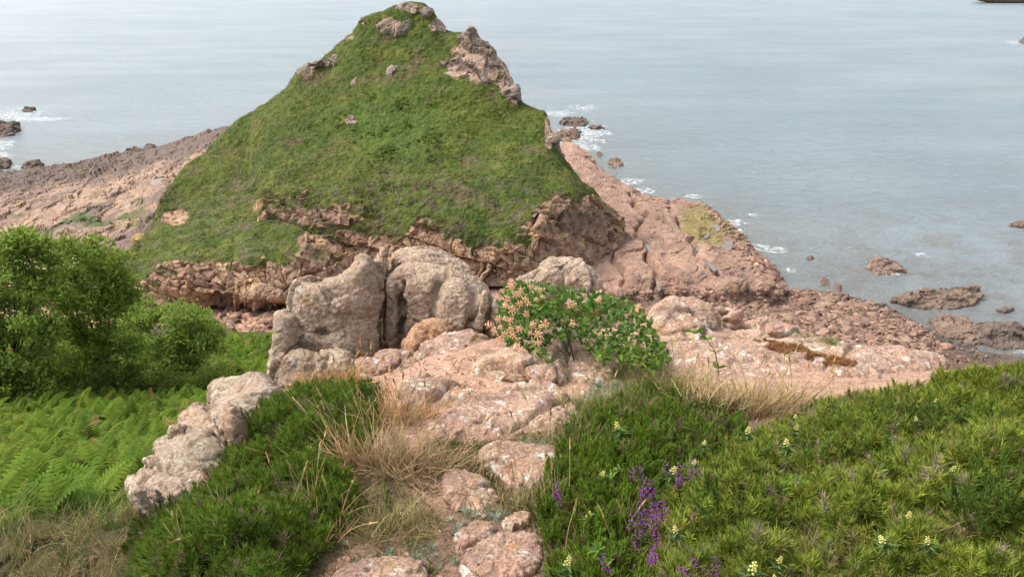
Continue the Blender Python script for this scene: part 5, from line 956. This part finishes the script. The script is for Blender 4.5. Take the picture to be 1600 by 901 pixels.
# ---- honeysuckle
def hs_leaf():
    xs_ = [0, .25, .55, .8, 1.0]; ws = [.02, .24, .28, .15, .0]; V, Fc = [], []
    for x, w2 in zip(xs_, ws): V += [[-w2, .05 * (w2 > .1), x], [0, -.04, x], [w2, .05 * (w2 > .1), x]]
    for i in range(4): k = 3 * i; Fc += [[k, k + 1, k + 4, k + 3], [k + 1, k + 2, k + 5, k + 4]]
    return np.array(V, float), np.array(Fc)
HV, HF = hs_leaf(); HT = np.vstack([HF[:, [0, 1, 2]], HF[:, [0, 2, 3]]])
hsm = [mesh("leaf", HV, HF, np.tile(np.array(c), (len(HV), 1)), M_leaf) for c in ([.14, .235, .04], [.20, .30, .055], [.11, .19, .035])]
def flower_mesh(seed):
    r = np.random.default_rng(seed); V, Fc, C = [], [], []
    for i in range(11):
        a = i * 2.4; t = .35 + 1.0 * (i / 11); d = np.array([math.cos(a) * math.sin(t), math.sin(a) * math.sin(t), math.cos(t)]); s_ = np.cross(d, [0, 0, 1.0]); s_ /= np.linalg.norm(s_); u_ = np.cross(s_, d); k = len(V); l = .026 + .008 * r.random(); w2 = .0022
        V += [d * .004 - s_ * w2, d * .004 + s_ * w2, d * l + s_ * w2 * 1.6, d * l - s_ * w2 * 1.6, d * l * 1.25 + u_ * .009 + s_ * .005, d * l * 1.25 + u_ * .009 - s_ * .005, d * l * 1.1 - u_ * .011, d * .004 + u_ * w2, d * l + u_ * w2]; pk = np.array([.78, .38, .26]); cr = np.array([.86, .68, .36]) if r.random() < .55 else np.array([.84, .58, .46]); C += [pk, pk, lerp(pk, cr, .5), lerp(pk, cr, .5), cr, cr, cr, pk, lerp(pk, cr, .5)]
        Fc += [[k, k + 1, k + 2], [k, k + 2, k + 3], [k + 3, k + 2, k + 4], [k + 3, k + 4, k + 5], [k + 2, k + 3, k + 6], [k, k + 7, k + 8], [k, k + 8, k + 3]]
    return mesh("flower_head", np.array(V), np.array(Fc), np.array(C), M_petal)
FL = [flower_mesh(k) for k in range(5)]
HS = [(772, 520), (780, 485), (790, 452), (815, 442), (850, 448), (890, 452), (930, 462), (985, 475), (1010, 495), (1030, 530), (1048, 562), (1030, 580), (985, 572), (940, 562), (900, 535), (865, 535), (850, 555), (815, 560), (795, 545)]
hb = hitK(900, 575)[0]; hs = empty("honeysuckle", hb, "honeysuckle bush in pink and cream bloom sprawling over the pale rocks", "flowering shrub")
n = 2000; cand = np.stack([RNG.uniform(765, 1050, 12000), RNG.uniform(440, 585, 12000)], 1); cand = cand[inpoly(cand[:, 0], cand[:, 1], HS)][:n]; n = len(cand); rr = edge_px(cand[:, 0], cand[:, 1], HS)
Dn = 4.5 - .0058 * (cand[:, 1] - 440) - .12 * np.minimum(rr / 40, 1) + RNG.normal(size=n) * .06; Ph = at(cand[:, 0], cand[:, 1], Dn); order = np.argsort(Dn)
Rm = frames(n, (0, -.55, .5), .7)
from mathutils import Matrix
big = set(order[:290].tolist()); rest = np.array([i for i in range(n) if i not in big])
for i in big:
    o = obj("leaf", hsm[int(RNG.integers(3))], hs); s_ = .036 * (.75 + .5 * RNG.random()); o.matrix_local = Matrix.LocRotScale(Vector(Ph[i] - hb), Matrix(Rm[i].tolist()).to_quaternion(), Vector((s_, s_, s_)))
cc = mixc(np.array([.075, .15, .028]), np.array([.14, .24, .05]), RNG.random(len(rest))); V, Fc, c2 = scatter([(HV, HT, np.ones(len(HV)))], Ph[rest] + [0, .03, 0], None, 0, .036 * (.7 + .6 * RNG.random(len(rest))), vary(cc, len(rest), .15, .06), Rm[rest]); tag(obj("foliage", mesh("foliage", V - hb, Fc, c2, M_leaf), hs), kind="stuff")
for k in range(2):
    a = Ph[RNG.integers(n)] - hb; t = np.linspace(0, 1, 6)[:, None]; V, Fc = tube(a * t + np.array([0, .1, .05]) * np.sin(t * 3.1), .004, .0015, 5); obj("vine_stem", mesh("vine_stem", V, Fc, None, M_bark), hs)
FP = [(785, 455), (797, 450), (806, 462), (792, 468), (830, 448), (842, 452), (855, 458), (818, 468), (826, 476), (838, 470), (790, 480), (800, 484), (812, 474), (848, 466), (862, 478), (885, 470), (892, 474), (905, 468), (925, 475), (915, 470), (935, 470), (780, 500), (790, 494), (798, 500), (785, 508), (776, 516), (764, 510), (788, 522), (782, 530), (861, 497), (832, 508), (846, 512), (850, 505), (828, 517), (838, 522), (812, 514), (800, 525), (805, 535), (815, 548), (900, 500), (892, 503), (880, 540), (890, 545), (876, 550), (842, 536), (978, 500), (985, 498), (966, 532), (1000, 482), (955, 488), (872, 455), (802, 442), (815, 455), (858, 448), (820, 490), (795, 512)]
for x, y in [q for k, q in enumerate(FP) if q[0] < 850 or k % 4 == 0]:
    o = obj("flower_head", FL[int(RNG.integers(5))], hs); s_ = .5 + .38 * RNG.random(); p = at(x, y, 4.27 - .0058 * (y - 440) + RNG.normal() * .02) - hb; R3 = frames(1, (0, -.8, .5), .45)[0]; o.matrix_local = Matrix.LocRotScale(Vector(p), Matrix(R3.tolist()).to_quaternion(), Vector((s_, s_, s_)))
def vine(label, pts, D, nl, ls):
    P3 = np.array([at(x, y, D) for x, y in pts]); b = P3[0]; e = empty("vine_shoot", b, label, "vine"); V, Fc = tube(P3 - b, .003, .0012, 5); obj("stem", mesh("stem", V, Fc, None, M_bark), e); t = np.linspace(0, len(pts) - 1.01, nl)
    for i, q in enumerate(t):
        k = int(q); p = lerp(P3[k], P3[k + 1], q - k) - b
        for sg in (-1, 1):
            up = np.array([sg * .9, -.3, .35 + .3 * RNG.random()]); R3 = frames(1, up, .2)[0]; o = obj("leaf", hsm[(i + (sg > 0)) % 3], e); s_ = ls * (.8 + .4 * RNG.random()); o.matrix_local = Matrix.LocRotScale(Vector(p), Matrix(R3.tolist()).to_quaternion(), Vector((s_, s_, s_)))
vine("green vine shoot hanging down over the lichened slabs below the honeysuckle", [(888, 632), (884, 610), (878, 585), (866, 568), (850, 558)], 3.72, 6, .045)
vine("thin leafy vine shoot upright in front of the pale outcrop", [(1125, 600), (1122, 575), (1118, 550), (1105, 530), (1090, 516), (1080, 518)], 3.75, 6, .038)
